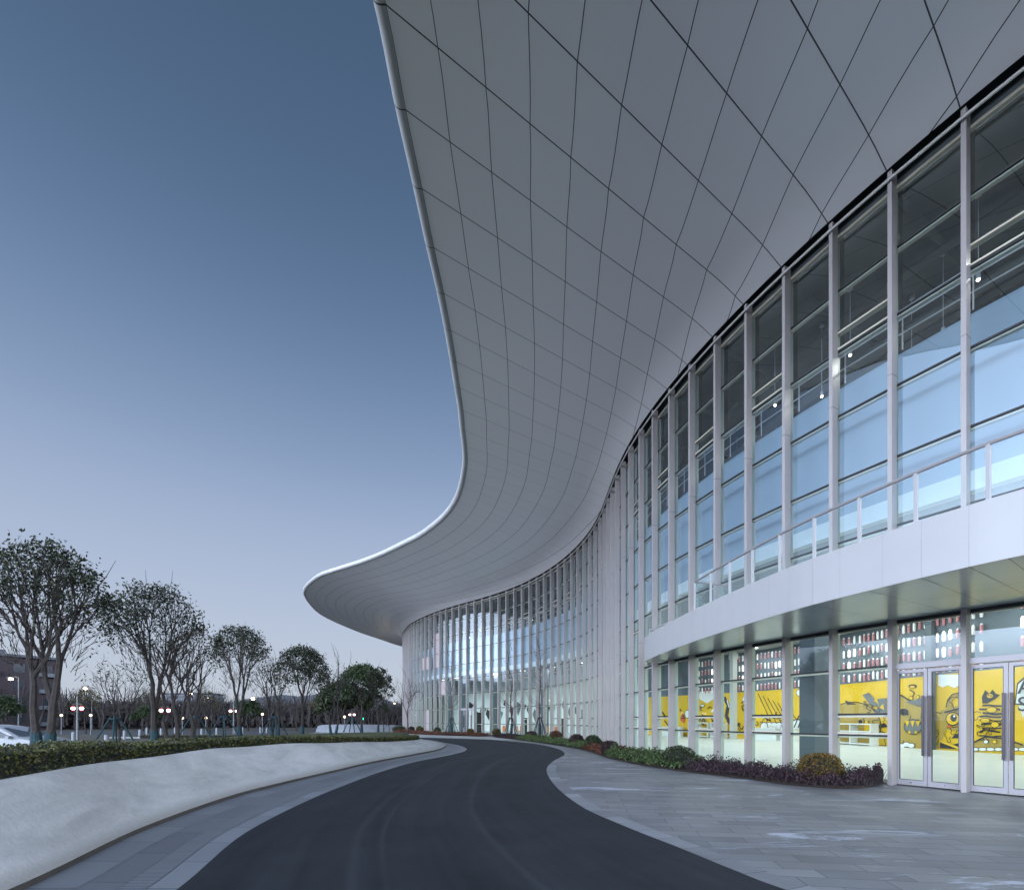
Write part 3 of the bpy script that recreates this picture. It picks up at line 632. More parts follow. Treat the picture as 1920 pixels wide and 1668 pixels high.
# air duct, sign panels
M['green']=emis('green exit sign',(.05,1,.45),1.6)
def exit_sign(p,ang):
    e=empty('exit_sign',p,ang); e.parent=hall; e.matrix_parent_inverse=hall.matrix_basis.inverted()
    mb=MB(); mb.box((0,0,0),(.5,.05,.2),0)
    for (x,z,w,h) in ((-.16,0,.12,.02),(-.19,.018,.05,.02),(-.19,-.018,.05,.02),(.06,.055,.03,.03),(.05,.0,.04,.08),(.0,.01,.07,.02),(.10,.02,.06,.02),(.02,-.055,.02,.07),(.09,-.05,.06,.02),(.2,0,.015,.16),(.17,.075,.05,.014)):
        mb.box((x,-.03,z),(w,.012,h),1)
    o=mb.build('sign_face',[mat('dark green sign',(.01,.08,.05),.5),M['green']]); o.parent=e
exit_sign((15.6,16.1,3.75),R_(-60)); 
# ------------------------------------------------------------------ ground, road, paving
def struct(o): o['kind']='structure'; return o
def V2(L): return [Vector(p) for p in L]
M['soil']=mat('dark winter ground',(.035,.034,.026),.95,col2=(.06,.055,.035),scale=.15,bump=.3,bscale=2)
mb=MB(); S_=3500; mb.face([(-S_,-S_,-.03),(S_,-S_,-.03),(S_,S_,-.03),(-S_,S_,-.03)]); struct(mb.build('ground',M['soil']))
def paving_mat(name,c1,c2,mort,bw,bh,rot,rough,patch=True,bumpd=.003):
    m=bpy.data.materials.new(name); m.use_nodes=True; t=m.node_tree; b=t.nodes['Principled BSDF']
    tcn=N(t,'ShaderNodeTexCoord'); mp=N(t,'ShaderNodeMapping'); mp.inputs['Rotation'].default_value=(0,0,rot); t.links.new(tcn.outputs['Object'],mp.inputs[0])
    br=N(t,'ShaderNodeTexBrick',inp={'Scale':1,'Mortar Size':.006,'Mortar Smooth':.3,'Brick Width':bw,'Row Height':bh,'Bias':0}); br.offset=.37; br.offset_frequency=2; br.squash=1
    br.inputs['Color1'].default_value=(*c1,1); br.inputs['Color2'].default_value=(*c2,1); br.inputs['Mortar'].default_value=(*mort,1)
    t.links.new(mp.outputs[0],br.inputs['Vector'])
    nz=N(t,'ShaderNodeTexNoise',inp={'Scale':.9,'Detail':7,'Roughness':.65}); t.links.new(tcn.outputs['Object'],nz.inputs['Vector'])
    mr=N(t,'ShaderNodeMapRange',inp={'From Min':.3,'From Max':.7,'To Min':.72,'To Max':1.2}); t.links.new(nz.outputs['Fac'],mr.inputs['Value'])
    mu=N(t,'ShaderNodeMix',data_type='RGBA',blend_type='MULTIPLY'); mu.inputs[0].default_value=1; t.links.new(br.outputs['Color'],mu.inputs[6]); t.links.new(mr.outputs[0],mu.inputs[7])
    out=mu.outputs[2]
    if patch:      # worn pale smears, drawn out along the slabs
        mp2=N(t,'ShaderNodeMapping'); mp2.inputs['Rotation'].default_value=(0,0,rot); mp2.inputs['Scale'].default_value=(.30,1.1,1); t.links.new(tcn.outputs['Object'],mp2.inputs[0])
        n2=N(t,'ShaderNodeTexNoise',inp={'Scale':1.0,'Detail':9,'Roughness':.72,'Distortion':.8}); t.links.new(mp2.outputs[0],n2.inputs['Vector'])
        r2=N(t,'ShaderNodeValToRGB'); r2.color_ramp.elements[0].position=.575; r2.color_ramp.elements[1].position=.64; t.links.new(n2.outputs['Fac'],r2.inputs[0])
        sc2=N(t,'ShaderNodeMath',operation='MULTIPLY'); sc2.inputs[1].default_value=.75; t.links.new(r2.outputs[0],sc2.inputs[0])
        m3=N(t,'ShaderNodeMix',data_type='RGBA'); t.links.new(sc2.outputs[0],m3.inputs[0]); t.links.new(out,m3.inputs[6]); m3.inputs[7].default_value=(.46,.50,.60,1); out=m3.outputs[2]
    t.links.new(out,b.inputs['Base Color'])
    rn=N(t,'ShaderNodeMapRange',inp={'From Min':.3,'From Max':.7,'To Min':rough-.12,'To Max':rough+.1}); t.links.new(nz.outputs['Fac'],rn.inputs['Value']); t.links.new(rn.outputs[0],b.inputs['Roughness'])
    inv=N(t,'ShaderNodeMath',operation='MULTIPLY_ADD',inp={1:-1.0,2:1.0}); t.links.new(br.outputs['Fac'],inv.inputs[0])
    fn=N(t,'ShaderNodeTexNoise',inp={'Scale':40,'Detail':3}); t.links.new(tcn.outputs['Object'],fn.inputs['Vector'])
    ad=N(t,'ShaderNodeMath',operation='MULTIPLY_ADD',inp={1:.25}); t.links.new(fn.outputs['Fac'],ad.inputs[0]); t.links.new(inv.outputs[0],ad.inputs[2])
    bp=N(t,'ShaderNodeBump',inp={'Strength':.5,'Distance':bumpd}); t.links.new(ad.outputs[0],bp.inputs['Height']); t.links.new(bp.outputs[0],b.inputs['Normal'])
    return m
M['pave']=paving_mat('slate paving slabs',(.145,.152,.165),(.212,.218,.232),(.06,.06,.065),.9,.3,R_(8),.55)
M['plaza']=paving_mat('pale plaza paving',(.34,.35,.36),(.42,.42,.42),(.2,.2,.2),.9,.45,R_(30),.6,False)
mb=MB()
mb.face([(-9,-16,-.005),(45,-16,-.005),(45,42,-.005),(-9,42,-.005)]); struct(mb.build('paving',M['pave']))
mb=MB(); mb.face([(-24,42,-.006),(45,42,-.006),(45,100,-.006),(-32,100,-.006)]); struct(mb.build('plaza',M['plaza']))
BASE=[(-3.6,-8),(-4.3,0),(-4.65,3),(-4.98,4.9),(-5.75,7.5),(-6.2,10.6),(-6.15,13),(-5.9,16),(-5.6,19.4),(-4.75,24),(-4.2,28),(-4.6,33),(-6.2,38),(-9.5,42),(-15,44.6),(-40,48.5)]
CRST=[(-4.7,-8,1),(-5.4,0,1),(-5.75,3.2,1),(-6.15,5.75,1),(-6.96,8.7,1),(-7.33,11.5,1),(-7.4,13.8,.98),(-7.05,16.6,.92),(-6.7,19.8,.8),(-6.35,24.6,.62),(-6.2,29,.48),(-6.5,34.4,.38),(-8.3,38.8,.33),(-10.5,41.6,.22),(-15.3,44,.05),(-40,47.8,.03)]
ASPH=[(-2.0,-8),(-2.75,0),(-3.1,3),(-3.42,4.9),(-4.1,7.4),(-4.4,10.4),(-4.45,13),(-4.38,16.3),(-4.0,20),(-3.0,24.2),(-2.65,28),(-3.5,32.5),(-5.3,37.2),(-8.2,43.2),(-15,46.2),(-40,50)]
n_=8
bs=catmull([(x,y,0) for x,y in BASE],n_); cs=catmull(CRST,n_); as_=catmull([(x,y,0) for x,y in ASPH],n_)
lerp=lambda a,b,t:tuple(p+(q-p)*t for p,q in zip(a,b))
def strip(f0,f1,z,name,m,uvw=1):
    mb=MB(); rows=[];uv=[];s=0
    for i,(b,a) in enumerate(zip(bs,as_)):
        if i: s+=math.dist(b,bs[i-1])
        p,q=lerp(b,a,f0),lerp(b,a,f1); rows.append([(p[0],p[1],z),(q[0],q[1],z)]); uv.append([(s,0),(s,1)])
    mb.grid(rows,0,uv,True); return mb.build(name,m)
def slabmat(name,c,period,jw=.02,slots=False,var=.12):
    m=bpy.data.materials.new(name); m.use_nodes=True; t=m.node_tree; b=t.nodes['Principled BSDF']
    uv=N(t,'ShaderNodeUVMap'); s=N(t,'ShaderNodeSeparateXYZ'); t.links.new(uv.outputs[0],s.inputs[0])
    d=N(t,'ShaderNodeMath',operation='DIVIDE'); d.inputs[1].default_value=period; t.links.new(s.outputs[0],d.inputs[0])
    f=N(t,'ShaderNodeMath',operation='FRACT'); t.links.new(d.outputs[0],f.inputs[0])
    lt=N(t,'ShaderNodeMath',operation='LESS_THAN'); lt.inputs[1].default_value=jw/period; t.links.new(f.outputs[0],lt.inputs[0])
    fl=N(t,'ShaderNodeMath',operation='FLOOR'); t.links.new(d.outputs[0],fl.inputs[0]); wn=N(t,'ShaderNodeTexWhiteNoise',noise_dimensions='1D'); t.links.new(fl.outputs[0],wn.inputs['W'])
    tcn=N(t,'ShaderNodeTexCoord'); nz=N(t,'ShaderNodeTexNoise',inp={'Scale':2.2,'Detail':7,'Roughness':.7}); t.links.new(tcn.outputs['Object'],nz.inputs['Vector'])
    ad=N(t,'ShaderNodeMath',operation='ADD'); t.links.new(wn.outputs[0],ad.inputs[0]); t.links.new(nz.outputs['Fac'],ad.inputs[1])
    mr=N(t,'ShaderNodeMapRange',inp={'From Min':.3,'From Max':1.7,'To Min':1-var*1.6,'To Max':1+var}); t.links.new(ad.outputs[0],mr.inputs['Value'])
    mu=N(t,'ShaderNodeMix',data_type='RGBA',blend_type='MULTIPLY'); mu.inputs[0].default_value=1; mu.inputs[6].default_value=(*c,1); t.links.new(mr.outputs[0],mu.inputs[7])
    mi=N(t,'ShaderNodeMix',data_type='RGBA'); t.links.new(lt.outputs[0],mi.inputs[0]); t.links.new(mu.outputs[2],mi.inputs[6]); mi.inputs[7].default_value=(.03,.03,.035,1)
    t.links.new(mi.outputs[2],b.inputs['Base Color']); b.inputs['Roughness'].default_value=.55
    return m
M['gutter1']=slabmat('grey kerb slabs',(.165,.178,.20),1.0,.012)
M['gutter2']=slabmat('dark kerb slabs',(.135,.145,.165),1.2,.012)
M['drain']=slabmat('slotted drain slab',(.20,.215,.245),.05,.016,var=.06)
M['gutter3']=slabmat('pale kerb slabs',(.19,.205,.23),1.0,.012)
struct(strip(0,.33,.002,'kerb_paving',M['gutter1'])); struct(strip(.335,.60,.002,'kerb_paving',M['gutter2'])); struct(strip(.80,1.0,.002,'kerb_paving',M['gutter3']))
dr=strip(.605,.795,.004,'drain_channel',M['drain']); tag(dr,'long slotted drain slab set between kerb stones left of the road','drain')
# asphalt
DR=[(9,-8),(5.2,.3),(3.7,3.0),(2.79,4.88),(2.56,5.52),(2.26,6.52),(1.81,7.92),(1.37,9.76),(1.13,13.05),(1.22,16.9),(1.77,20.4),(2.7,24.6),(2.73,29.6),(1.78,34.9),(-.31,39.8),(-2.9,43.7),(-8.7,47.8),(-16,51),(-40,55)]
def resample(P,n):
    d=[0]
    for a,b in zip(P[:-1],P[1:]): d.append(d[-1]+math.dist(a,b))
    out=[];j=0
    for k in range(n):
        s=d[-1]*k/(n-1)
        while j<len(d)-2 and d[j+1]<s: j+=1
        out.append(lerp(P[j],P[j+1],(s-d[j])/(d[j+1]-d[j])))
    return out
drs=catmull([(x,y,0) for x,y in DR],8)
NA=160; L1=resample([(p[0],p[1]) for p in as_],NA); L2=resample([(p[0],p[1]) for p in drs],NA)
rows=[];uv=[];s=0
for i,(a,b) in enumerate(zip(L1,L2)):
    if i: s+=math.dist(lerp(a,b,.5),lerp(L1[i-1],L2[i-1],.5))
    rows.append([(*lerp(a,b,q/10),.001) for q in range(11)]); uv.append([(q/10,s) for q in range(11)])
mb=MB(); mb.grid(rows,0,uv,True)
def asphalt():
    m=bpy.data.materials.new('asphalt'); m.use_nodes=True; t=m.node_tree; b=t.nodes['Principled BSDF']
    tcn=N(t,'ShaderNodeTexCoord'); n1=N(t,'ShaderNodeTexNoise',inp={'Scale':.6,'Detail':6,'Roughness':.65}); n2=N(t,'ShaderNodeTexNoise',inp={'Scale':60,'Detail':6,'Roughness':.8})
    t.links.new(tcn.outputs['Object'],n1.inputs['Vector']); t.links.new(tcn.outputs['Object'],n2.inputs['Vector'])
    uvn=N(t,'ShaderNodeUVMap'); mp=N(t,'ShaderNodeMapping'); mp.inputs['Scale'].default_value=(14,.12,1); t.links.new(uvn.outputs[0],mp.inputs[0])
    n3=N(t,'ShaderNodeTexNoise',inp={'Scale':1,'Detail':5,'Roughness':.6}); t.links.new(mp.outputs[0],n3.inputs['Vector'])
    a=N(t,'ShaderNodeMath',operation='MULTIPLY_ADD',inp={1:.55}); t.links.new(n3.outputs['Fac'],a.inputs[0]); 
    a0=N(t,'ShaderNodeMath',operation='MULTIPLY_ADD',inp={1:.45}); t.links.new(n1.outputs['Fac'],a0.inputs[0]); 
    b0=N(t,'ShaderNodeMath',operation='MULTIPLY',inp={1:.42}); t.links.new(n2.outputs['Fac'],b0.inputs[0]); t.links.new(b0.outputs[0],a0.inputs[2]); t.links.new(a0.outputs[0],a.inputs[2])
    r=N(t,'ShaderNodeValToRGB'); r.color_ramp.elements[0].position=.48; r.color_ramp.elements[1].position=.92
    r.color_ramp.elements[0].color=(.008,.010,.013,1); r.color_ramp.elements[1].color=(.032,.037,.045,1); t.links.new(a.outputs[0],r.inputs[0])
    # worn wheel tracks: narrow paler bands that wander with the road
    su=N(t,'ShaderNodeSeparateXYZ'); t.links.new(uvn.outputs[0],su.inputs[0]); nn_=N(t,'ShaderNodeTexNoise',noise_dimensions='1D',inp={'Scale':.05,'Detail':2}); t.links.new(su.outputs['Y'],nn_.inputs['W'])
    last=r.outputs[0]
    for u_,w_,k_ in ((.30,.010,.22),(.36,.005,.2),(.62,.008,.22)):
        d1=N(t,'ShaderNodeMath',operation='MULTIPLY_ADD',inp={1:.16,2:-u_-.08}); t.links.new(nn_.outputs['Fac'],d1.inputs[0]); d2=N(t,'ShaderNodeMath',operation='ADD'); t.links.new(d1.outputs[0],d2.inputs[0]); t.links.new(su.outputs['X'],d2.inputs[1])
        d3=N(t,'ShaderNodeMath',operation='ABSOLUTE'); t.links.new(d2.outputs[0],d3.inputs[0]); d4=N(t,'ShaderNodeMapRange',interpolation_type='SMOOTHSTEP',inp={'From Min':w_*2,'From Max':0,'To Max':k_}); t.links.new(d3.outputs[0],d4.inputs['Value'])
        d5=N(t,'ShaderNodeMath',operation='MULTIPLY'); t.links.new(d4.outputs[0],d5.inputs[0]); t.links.new(n3.outputs['Fac'],d5.inputs[1])
        mm=N(t,'ShaderNodeMix',data_type='RGBA'); t.links.new(d5.outputs[0],mm.inputs[0]); t.links.new(last,mm.inputs[6]); mm.inputs[7].default_value=(.10,.11,.125,1); last=mm.outputs[2]
    t.links.new(last,b.inputs['Base Color'])
    b.inputs['Roughness'].default_value=.78; b.inputs['Specular IOR Level'].default_value=.22
    bp=N(t,'ShaderNodeBump',inp={'Strength':.6,'Distance':.006}); t.links.new(n2.outputs['Fac'],bp.inputs['Height']); t.links.new(bp.outputs[0],b.inputs['Normal'])
    return m
struct(mb.build('road',asphalt()))
# pale border stones on the right of the road
mb=MB(); rows=[];uv=[];s=0
for i,p in enumerate(drs):
    a=Vector(drs[max(i-1,0)]);b=Vector(drs[min(i+1,len(drs)-1)]);d=(b-a).normalized(); o=Vector((d.y,-d.x,0))
    if i: s+=math.dist(p,drs[i-1])
    rows.append([(p[0],p[1],.004),(p[0]+o.x*.32,p[1]+o.y*.32,.004)]); uv.append([(s,0),(s,1)])
mb.grid(rows,0,uv,True); M['border']=slabmat('road border stones',(.23,.24,.265),.55,.01,var=.3); struct(mb.build('road_border',M['border']))
# ------------------------------------------------------------------ sloping white stone wall
def stone():
    m=mat('white stone',(.60,.61,.63),.75)
    t=m.node_tree; b=t.nodes['Principled BSDF']
    tcn=N(t,'ShaderNodeTexCoord'); mp=N(t,'ShaderNodeMapping'); mp.inputs['Scale'].default_value=(1,.45,1.6); mp.inputs['Rotation'].default_value=(.5,.3,.6); t.links.new(tcn.outputs['Object'],mp.inputs[0])
    n1=N(t,'ShaderNodeTexNoise',inp={'Scale':1.3,'Detail':9,'Roughness':.68,'Distortion':.5}); n2=N(t,'ShaderNodeTexNoise',inp={'Scale':14,'Detail':6,'Roughness':.7})
    t.links.new(mp.outputs[0],n1.inputs['Vector']); t.links.new(tcn.outputs['Object'],n2.inputs['Vector'])
    r=N(t,'ShaderNodeValToRGB'); r.color_ramp.elements[0].position=.3; r.color_ramp.elements[1].position=.68; r.color_ramp.elements[0].color=(.34,.34,.34,1); r.color_ramp.elements[1].color=(.54,.54,.54,1); t.links.new(n1.outputs['Fac'],r.inputs[0])
    mr=N(t,'ShaderNodeMapRange',inp={'From Min':.3,'From Max':.7,'To Min':.9,'To Max':1.06}); t.links.new(n2.outputs['Fac'],mr.inputs['Value'])
    mu=N(t,'ShaderNodeMix',data_type='RGBA',blend_type='MULTIPLY'); mu.inputs[0].default_value=1; t.links.new(r.outputs[0],mu.inputs[6]); t.links.new(mr.outputs[0],mu.inputs[7]); t.links.new(mu.outputs[2],b.inputs['Base Color'])
    sz=N(t,'ShaderNodeSeparateXYZ'); t.links.new(tcn.outputs['Object'],sz.inputs[0])
    dz=N(t,'ShaderNodeMath',operation='MULTIPLY_ADD',inp={1:-.35}); t.links.new(n1.outputs['Fac'],dz.inputs[0]); t.links.new(sz.outputs['Z'],dz.inputs[2])
    dm=N(t,'ShaderNodeMapRange',interpolation_type='SMOOTHSTEP',inp={'From Min':-.12,'From Max':.06,'To Min':.6,'To Max':0}); t.links.new(dz.outputs[0],dm.inputs['Value'])
    dx=N(t,'ShaderNodeMix',data_type='RGBA'); t.links.new(dm.outputs[0],dx.inputs[0]); t.links.new(mu.outputs[2],dx.inputs[6]); dx.inputs[7].default_value=(.20,.19,.165,1); t.links.new(dx.outputs[2],b.inputs['Base Color'])
    bp=N(t,'ShaderNodeBump',inp={'Strength':.35,'Distance':.02}); t.links.new(n2.outputs['Fac'],bp.inputs['Height']); t.links.new(bp.outputs[0],b.inputs['Normal'])
    return m
M['stone']=stone(); M['plinth']=mat('brown stone plinth',(.06,.052,.045),.7,var=.2,scale=4)
sw=empty('stone_wall',(-5.75,7.5,0)); tag(sw,'long sloping white stone planter wall curving along the road','wall')
mb=MB(); rows=[]
for i,(b,c) in enumerate(zip(bs,cs)):
    h=c[2]; b=Vector(b); c=Vector(c); o=Vector((b.x-c.x,b.y-c.y,0)).normalized()
    w=.012*math.sin(i*.9)+.02*math.sin(i*.33)
    row=[]
    for q in range(7):
        f=q/6; p=b.lerp(c,f); z=.07+(h-.07)*f
        bul=math.sin(f*math.pi)*-.05+w*math.sin(f*3.14)
        row.append((p.x+o.x*bul,p.y+o.y*bul,z+(.0 if q<6 else .015*math.sin(i*.5)*min(1,h))))
    e=Vector(row[-1]); row.append((e.x-o.x*.05,e.y-o.y*.05,e.z+.012)); row.append((e.x-o.x*.14,e.y-o.y*.14,e.z+.008)); row.append((e.x-o.x*.16,e.y-o.y*.16,e.z-.3))
    rows.append(row)
mb.grid(rows,0,None,False); mb.build('wall_face',M['stone'],sw,True)
mb=MB(); mb.grid([[(b[0]+.035*0,b[1],0),(b[0],b[1],.07),(b[0]+(c[0]-b[0])*.08,b[1]+(c[1]-b[1])*.08,.073)] for b,c in zip(bs,cs)],0,None,False)
mb.build('plinth',M['plinth'],sw)
# ------------------------------------------------------------------ mounded lawn behind the wall
M['lawn']=mat('winter lawn',(.070,.075,.018),.95,col2=(.035,.045,.012),scale=.8,bump=.5,bscale=30)
def gh(x,y): # height of the mound
    fx=max(0,min(1,(x+20.5)/5.0)); fx=fx*fx*(3-2*fx)
    fy=max(0,min(1,(46-y)/9)); fy=fy*fy*(3-2*fy)
    return .02+.80*fx*fy+.05*math.sin(x*.7)*math.sin(y*.5)*fx*fy
mb=MB(); rows=[]
for i,c in enumerate(cs):
    b=Vector(bs[i]); c=Vector(c); d=Vector((c.x-b.x,c.y-b.y,0)).normalized()
    if i>len(cs)-26: continue
    row=[]
    for q in (0.10,.5,1.0,1.8,3,4.5,6.5,9,12,16,22):
        p=Vector((c.x-q*1.0 if c.y<36 else c.x-q*.9,c.y+ (0 if c.y<36 else -q*.25),0)) if i<88 else c+d*q
        z=gh(p.x,p.y); f=min(1,q/1.8); row.append((p.x,p.y,(c.z-.02)*(1-f)+z*f if q<1.8 else z))
    rows.append(row)
mb.grid(rows,0,None,False); struct(mb.build('lawn_mound',M['lawn'],None,True))
# ------------------------------------------------------------------ foliage helpers
rd=random.Random(11)
def leaf(mb,p,s,m=0,asp=.5):
    a=Vector((rd.gauss(0,1),rd.gauss(0,1),rd.gauss(0,1))).normalized(); b=a.orthogonal().normalized(); c=a.cross(b); t=rd.random()*6.28
    u=(b*math.cos(t)+c*math.sin(t))*s; v=(c*math.cos(t)-b*math.sin(t))*s*asp; n=a*s*.15
    mb.face([p-u,p-v+n,p+u,p+v+n],m)
LEAF={'hedge':leafmat('hedge leaves',[(.008,.014,.005),(.022,.030,.008),(.048,.054,.012),(.085,.075,.016)]),
 'tree':leafmat('tree leaves',[(.005,.009,.005),(.012,.019,.008),(.022,.030,.011),(.034,.036,.015)]),
 'treeg':leafmat('green tree leaves',[(.010,.022,.008),(.028,.050,.016),(.05,.08,.028)]),
 'purple':leafmat('purple leaves',[(.012,.008,.012),(.035,.020,.028),(.070,.035,.045)]),
 'green':leafmat('shrub leaves',[(.012,.026,.008),(.04,.07,.02),(.09,.125,.04)]),
 'dkgreen':leafmat('box leaves',[(.008,.018,.006),(.020,.036,.012),(.045,.06,.02)]),
 'orange':leafmat('bronze leaves',[(.03,.03,.006),(.08,.06,.010),(.19,.085,.012),(.13,.08,.012),(.045,.055,.01)]),
 'rust':leafmat('rusty leaves',[(.03,.012,.008),(.09,.03,.015),(.15,.055,.025)]),
 'maroon':leafmat('maroon leaves',[(.012,.007,.009),(.035,.016,.020),(.05,.03,.025)]),
 'olive':leafmat('olive leaves',[(.02,.022,.006),(.06,.055,.012),(.10,.08,.02)])}
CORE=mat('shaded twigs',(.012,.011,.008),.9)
BARK=mat('bark',(.026,.021,.019),.9,var=.35,scale=6,bump=.5,bscale=25)
BARKR=mat('reddish bark',(.07,.045,.04),.85,var=.3,scale=6)
WRAP=mat('teal trunk wrap',(.004,.028,.036),.8,var=.25,scale=9,bump=.4,bscale=40)
# hedge on the crest of the wall
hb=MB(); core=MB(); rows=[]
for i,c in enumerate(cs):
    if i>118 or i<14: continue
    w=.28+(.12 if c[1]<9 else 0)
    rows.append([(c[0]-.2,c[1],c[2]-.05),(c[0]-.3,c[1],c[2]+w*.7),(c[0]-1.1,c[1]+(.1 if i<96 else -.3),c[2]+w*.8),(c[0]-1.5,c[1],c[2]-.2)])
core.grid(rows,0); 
for i in range(14,118):
    c=Vector(cs[i]);c2=Vector(cs[i+1]); seg_=(c2-c).length
    s=.022+.0016*max(0,c.y-4); s=min(s,.075)
    n_l=int(seg_*min(1500,1.3/(s*s)*.55))
    for k in range(n_l):
        p=c.lerp(c2,rd.random()); dx=.17+1.35*rd.random()**1.2; hgt=(.28+(.12 if c.y<9 else 0))*(.8+.25*noise.noise(Vector((p.x*1.7,p.y*1.7,0))))
        top=rd.random()<.6
        z=p.z-.03+hgt*(1+.15*rd.random() if top else rd.random()); x=p.x-dx if top else p.x-.17-.12*rd.random()
        leaf(hb,Vector((x,p.y+(0 if i<96 else -dx*.4*rd.random()),z)),s*(.7+.6*rd.random()),0,.55)
hg=empty('hedge',(-7.5,10,.9)); tag(hg,'low yellow green hedge running along the top of the white wall','hedge')
core.build('branches',CORE,hg); hb.build('leaves',LEAF['hedge'],hg)
# ------------------------------------------------------------------ trees
def grow(mb,p,d,tips,r,depth,rnd):
    if len(tips)==1 or depth>7:
        for t in tips:
            t=Vector(t); L=(t-p).length; m1=p+d*L*.35+(t-p)*.12; m2=p+(t-p)*.68+Vector((rnd.gauss(0,1),rnd.gauss(0,1),rnd.gauss(0,.6)))*L*.06
            mb.tube([p,m1,m2,t],[r,r*.75,r*.5,r*.22],4 if r<.03 else 5,0,False)
        return
    # split the tips in two along their longest spread
    c=sum((Vector(t) for t in tips),Vector())/len(tips)
    ax=max(((Vector((math.cos(a),math.sin(a),.0))),) for a in (rnd.uniform(0,3.14),))[0]
    best=None
    for a in range(4):
        an=rnd.uniform(0,3.14); q=Vector((math.cos(an),math.sin(an),rnd.uniform(-.25,.25))); sp=sum(abs((Vector(t)-c).dot(q)) for t in tips)
        if best is None or sp>best[0]: best=(sp,q)
    q=best[1]; ts=sorted(tips,key=lambda t:(Vector(t)-c).dot(q)); k=int(len(ts)*rnd.uniform(.35,.65)); k=max(1,min(len(ts)-1,k))
    for g in (ts[:k],ts[k:]):
        cc=sum((Vector(t) for t in g),Vector())/len(g)
        f=rnd.uniform(.22,.36) if len(g)>2 else rnd.uniform(.3,.5)
        L=(cc-p).length
        e=p+(cc-p)*f; nd=((cc-p).normalized()*.6+d*.5+Vector((rnd.gauss(0,.12),rnd.gauss(0,.12),.25))).normalized()
        e=p+(nd*.5+(cc-p).normalized()*.5)*L*f
        r2=max(.006,r*math.sqrt(len(g)/len(tips))*.97)
        m_=p+(d*.6+nd*.4)*L*f*.5
        mb.tube([p,m_,e],[r,(r+r2)/2,r2],6 if r>.05 else 5,0,False)
        grow(mb,e,nd,g,r2,depth+1,rnd)
def make_tree(name,loc,H,cw,seed,leaves=0,leafm=None,ls=.09,trunk=.14,tips=70,bark=None,low=.42,trunks=1,r0=.12,twig=0,wrap=True,topbias=.55,shoots=0,label=None,cat='tree',group=None,cone=False):
    rnd=random.Random(seed); global rd; rd=rnd
    o=empty(name,loc); mb=MB(); T=[]
    for k in range(tips):
        a=rnd.uniform(0,6.283); u=math.sqrt(rnd.random())
        if cone: zz=H*(.35+.65*rnd.random()); rr_=cw/2*(1.15-zz/H)*rnd.uniform(.5,1)+.1; T.append((rr_*math.cos(a),rr_*math.sin(a),zz)); continue
        rr_=cw/2*u*rnd.uniform(.85,1.02); z=H*(low+(1-low)*math.sqrt(max(0,1-(u*.93)**2.4)))
        if rnd.random()<.25: z-=H*.18*rnd.random()
        z+=rnd.gauss(0,H*.012)
        T.append((rr_*math.cos(a),rr_*math.sin(a),z))
    for j in range(trunks):
        base=Vector(((j-(trunks-1)/2)*.35,rnd.uniform(-.15,.15) if trunks>1 else 0,0)); sub=T[j::trunks]
        d=Vector(((j-(trunks-1)/2)*.25+rnd.gauss(0,.05),rnd.gauss(0,.05),1)).normalized(); e=base+d*H*trunk
        mb.tube([base-Vector((0,0,.1)),base+d*H*trunk*.5,e],[r0*1.25,r0*1.02,r0*.95],8,0,False); grow(mb,e,d,sub,r0*.9,0,rnd)
        if wrap:
            wm=MB(); wm.tube([base+d*z for z in (0,.18,.36,.52)],[r0*1.4,r0*1.3,r0*1.2,r0*1.15],10); wm.build('trunk_wrap',WRAP).parent=o
    for k in range(twig):      # fine side twigs
        t=Vector(rnd.choice(T)); f=rnd.uniform(.45,.95); p=Vector((t.x*f*.9,t.y*f*.9,H*trunk+(t.z-H*trunk)*f)); q=p+Vector((p.x*.25+rnd.gauss(0,.16),p.y*.25+rnd.gauss(0,.16),rnd.uniform(.15,.6)))
        mb.tube([p,(p+q)/2+Vector((rnd.gauss(0,.03),rnd.gauss(0,.03),0)),q],[.011,.008,.004],3,0,False)
    for k in range(shoots):
        t=Vector(rnd.choice(T)); q=t+Vector((rnd.gauss(0,.22),rnd.gauss(0,.2),rnd.uniform(.5,1.1))); mb.tube([t,(t+q)/2+Vector((.05,0,0)),q],[.014,.010,.005],4,0,False)
    tr=mb.build('trunk',bark or BARK); tr.parent=o
    if leaves:
        lb=MB()
        for k in range(leaves):
            t=Vector(rnd.choice(T)); 
            if rnd.random()>topbias and t.z<H*.6: continue
            g=.10*cw/3.5
            p=t+Vector((rnd.gauss(0,g*1.5),rnd.gauss(0,g*1.5),rnd.gauss(-g*.6,g*1.4)))
            leaf(lb,p,ls*rnd.uniform(.6,1.25),0,.5)
        lb.build('crown',leafm or LEAF['tree']).parent=o
    if label: tag(o,label,cat,group)
    return o
def at(px,Y,z=None):
    x=(px-960)/FP*Y; return (x,Y,gh(x,Y) if z is None else z)
TG='pruned trees in a row along the lawn'
make_tree('pruned_tree',at(78,14),5.95,3.7,1,4300,LEAF['tree'],.062,trunk=.10,tips=300,low=.44,trunks=2,r0=.115,twig=420,topbias=.22,shoots=3,label='largest pruned dome tree with twin trunks, beside the parked white car',group=TG)
make_tree('pruned_tree',at(291,18.2),5.9,3.6,2,3300,LEAF['tree'],.062,trunk=.12,tips=280,low=.42,r0=.115,twig=420,topbias=.22,shoots=3,label='pruned dome tree with forked trunk and thin leafy cap, just right of the largest tree',group=TG)
make_tree('pruned_tree',at(449,27),6.0,3.3,3,2800,LEAF['tree'],.075,trunk=.10,tips=240,low=.5,r0=.115,twig=300,topbias=.25,shoots=2,label='round pruned tree with reddish split trunk and brownish leaf cap, middle of the row',group=TG)
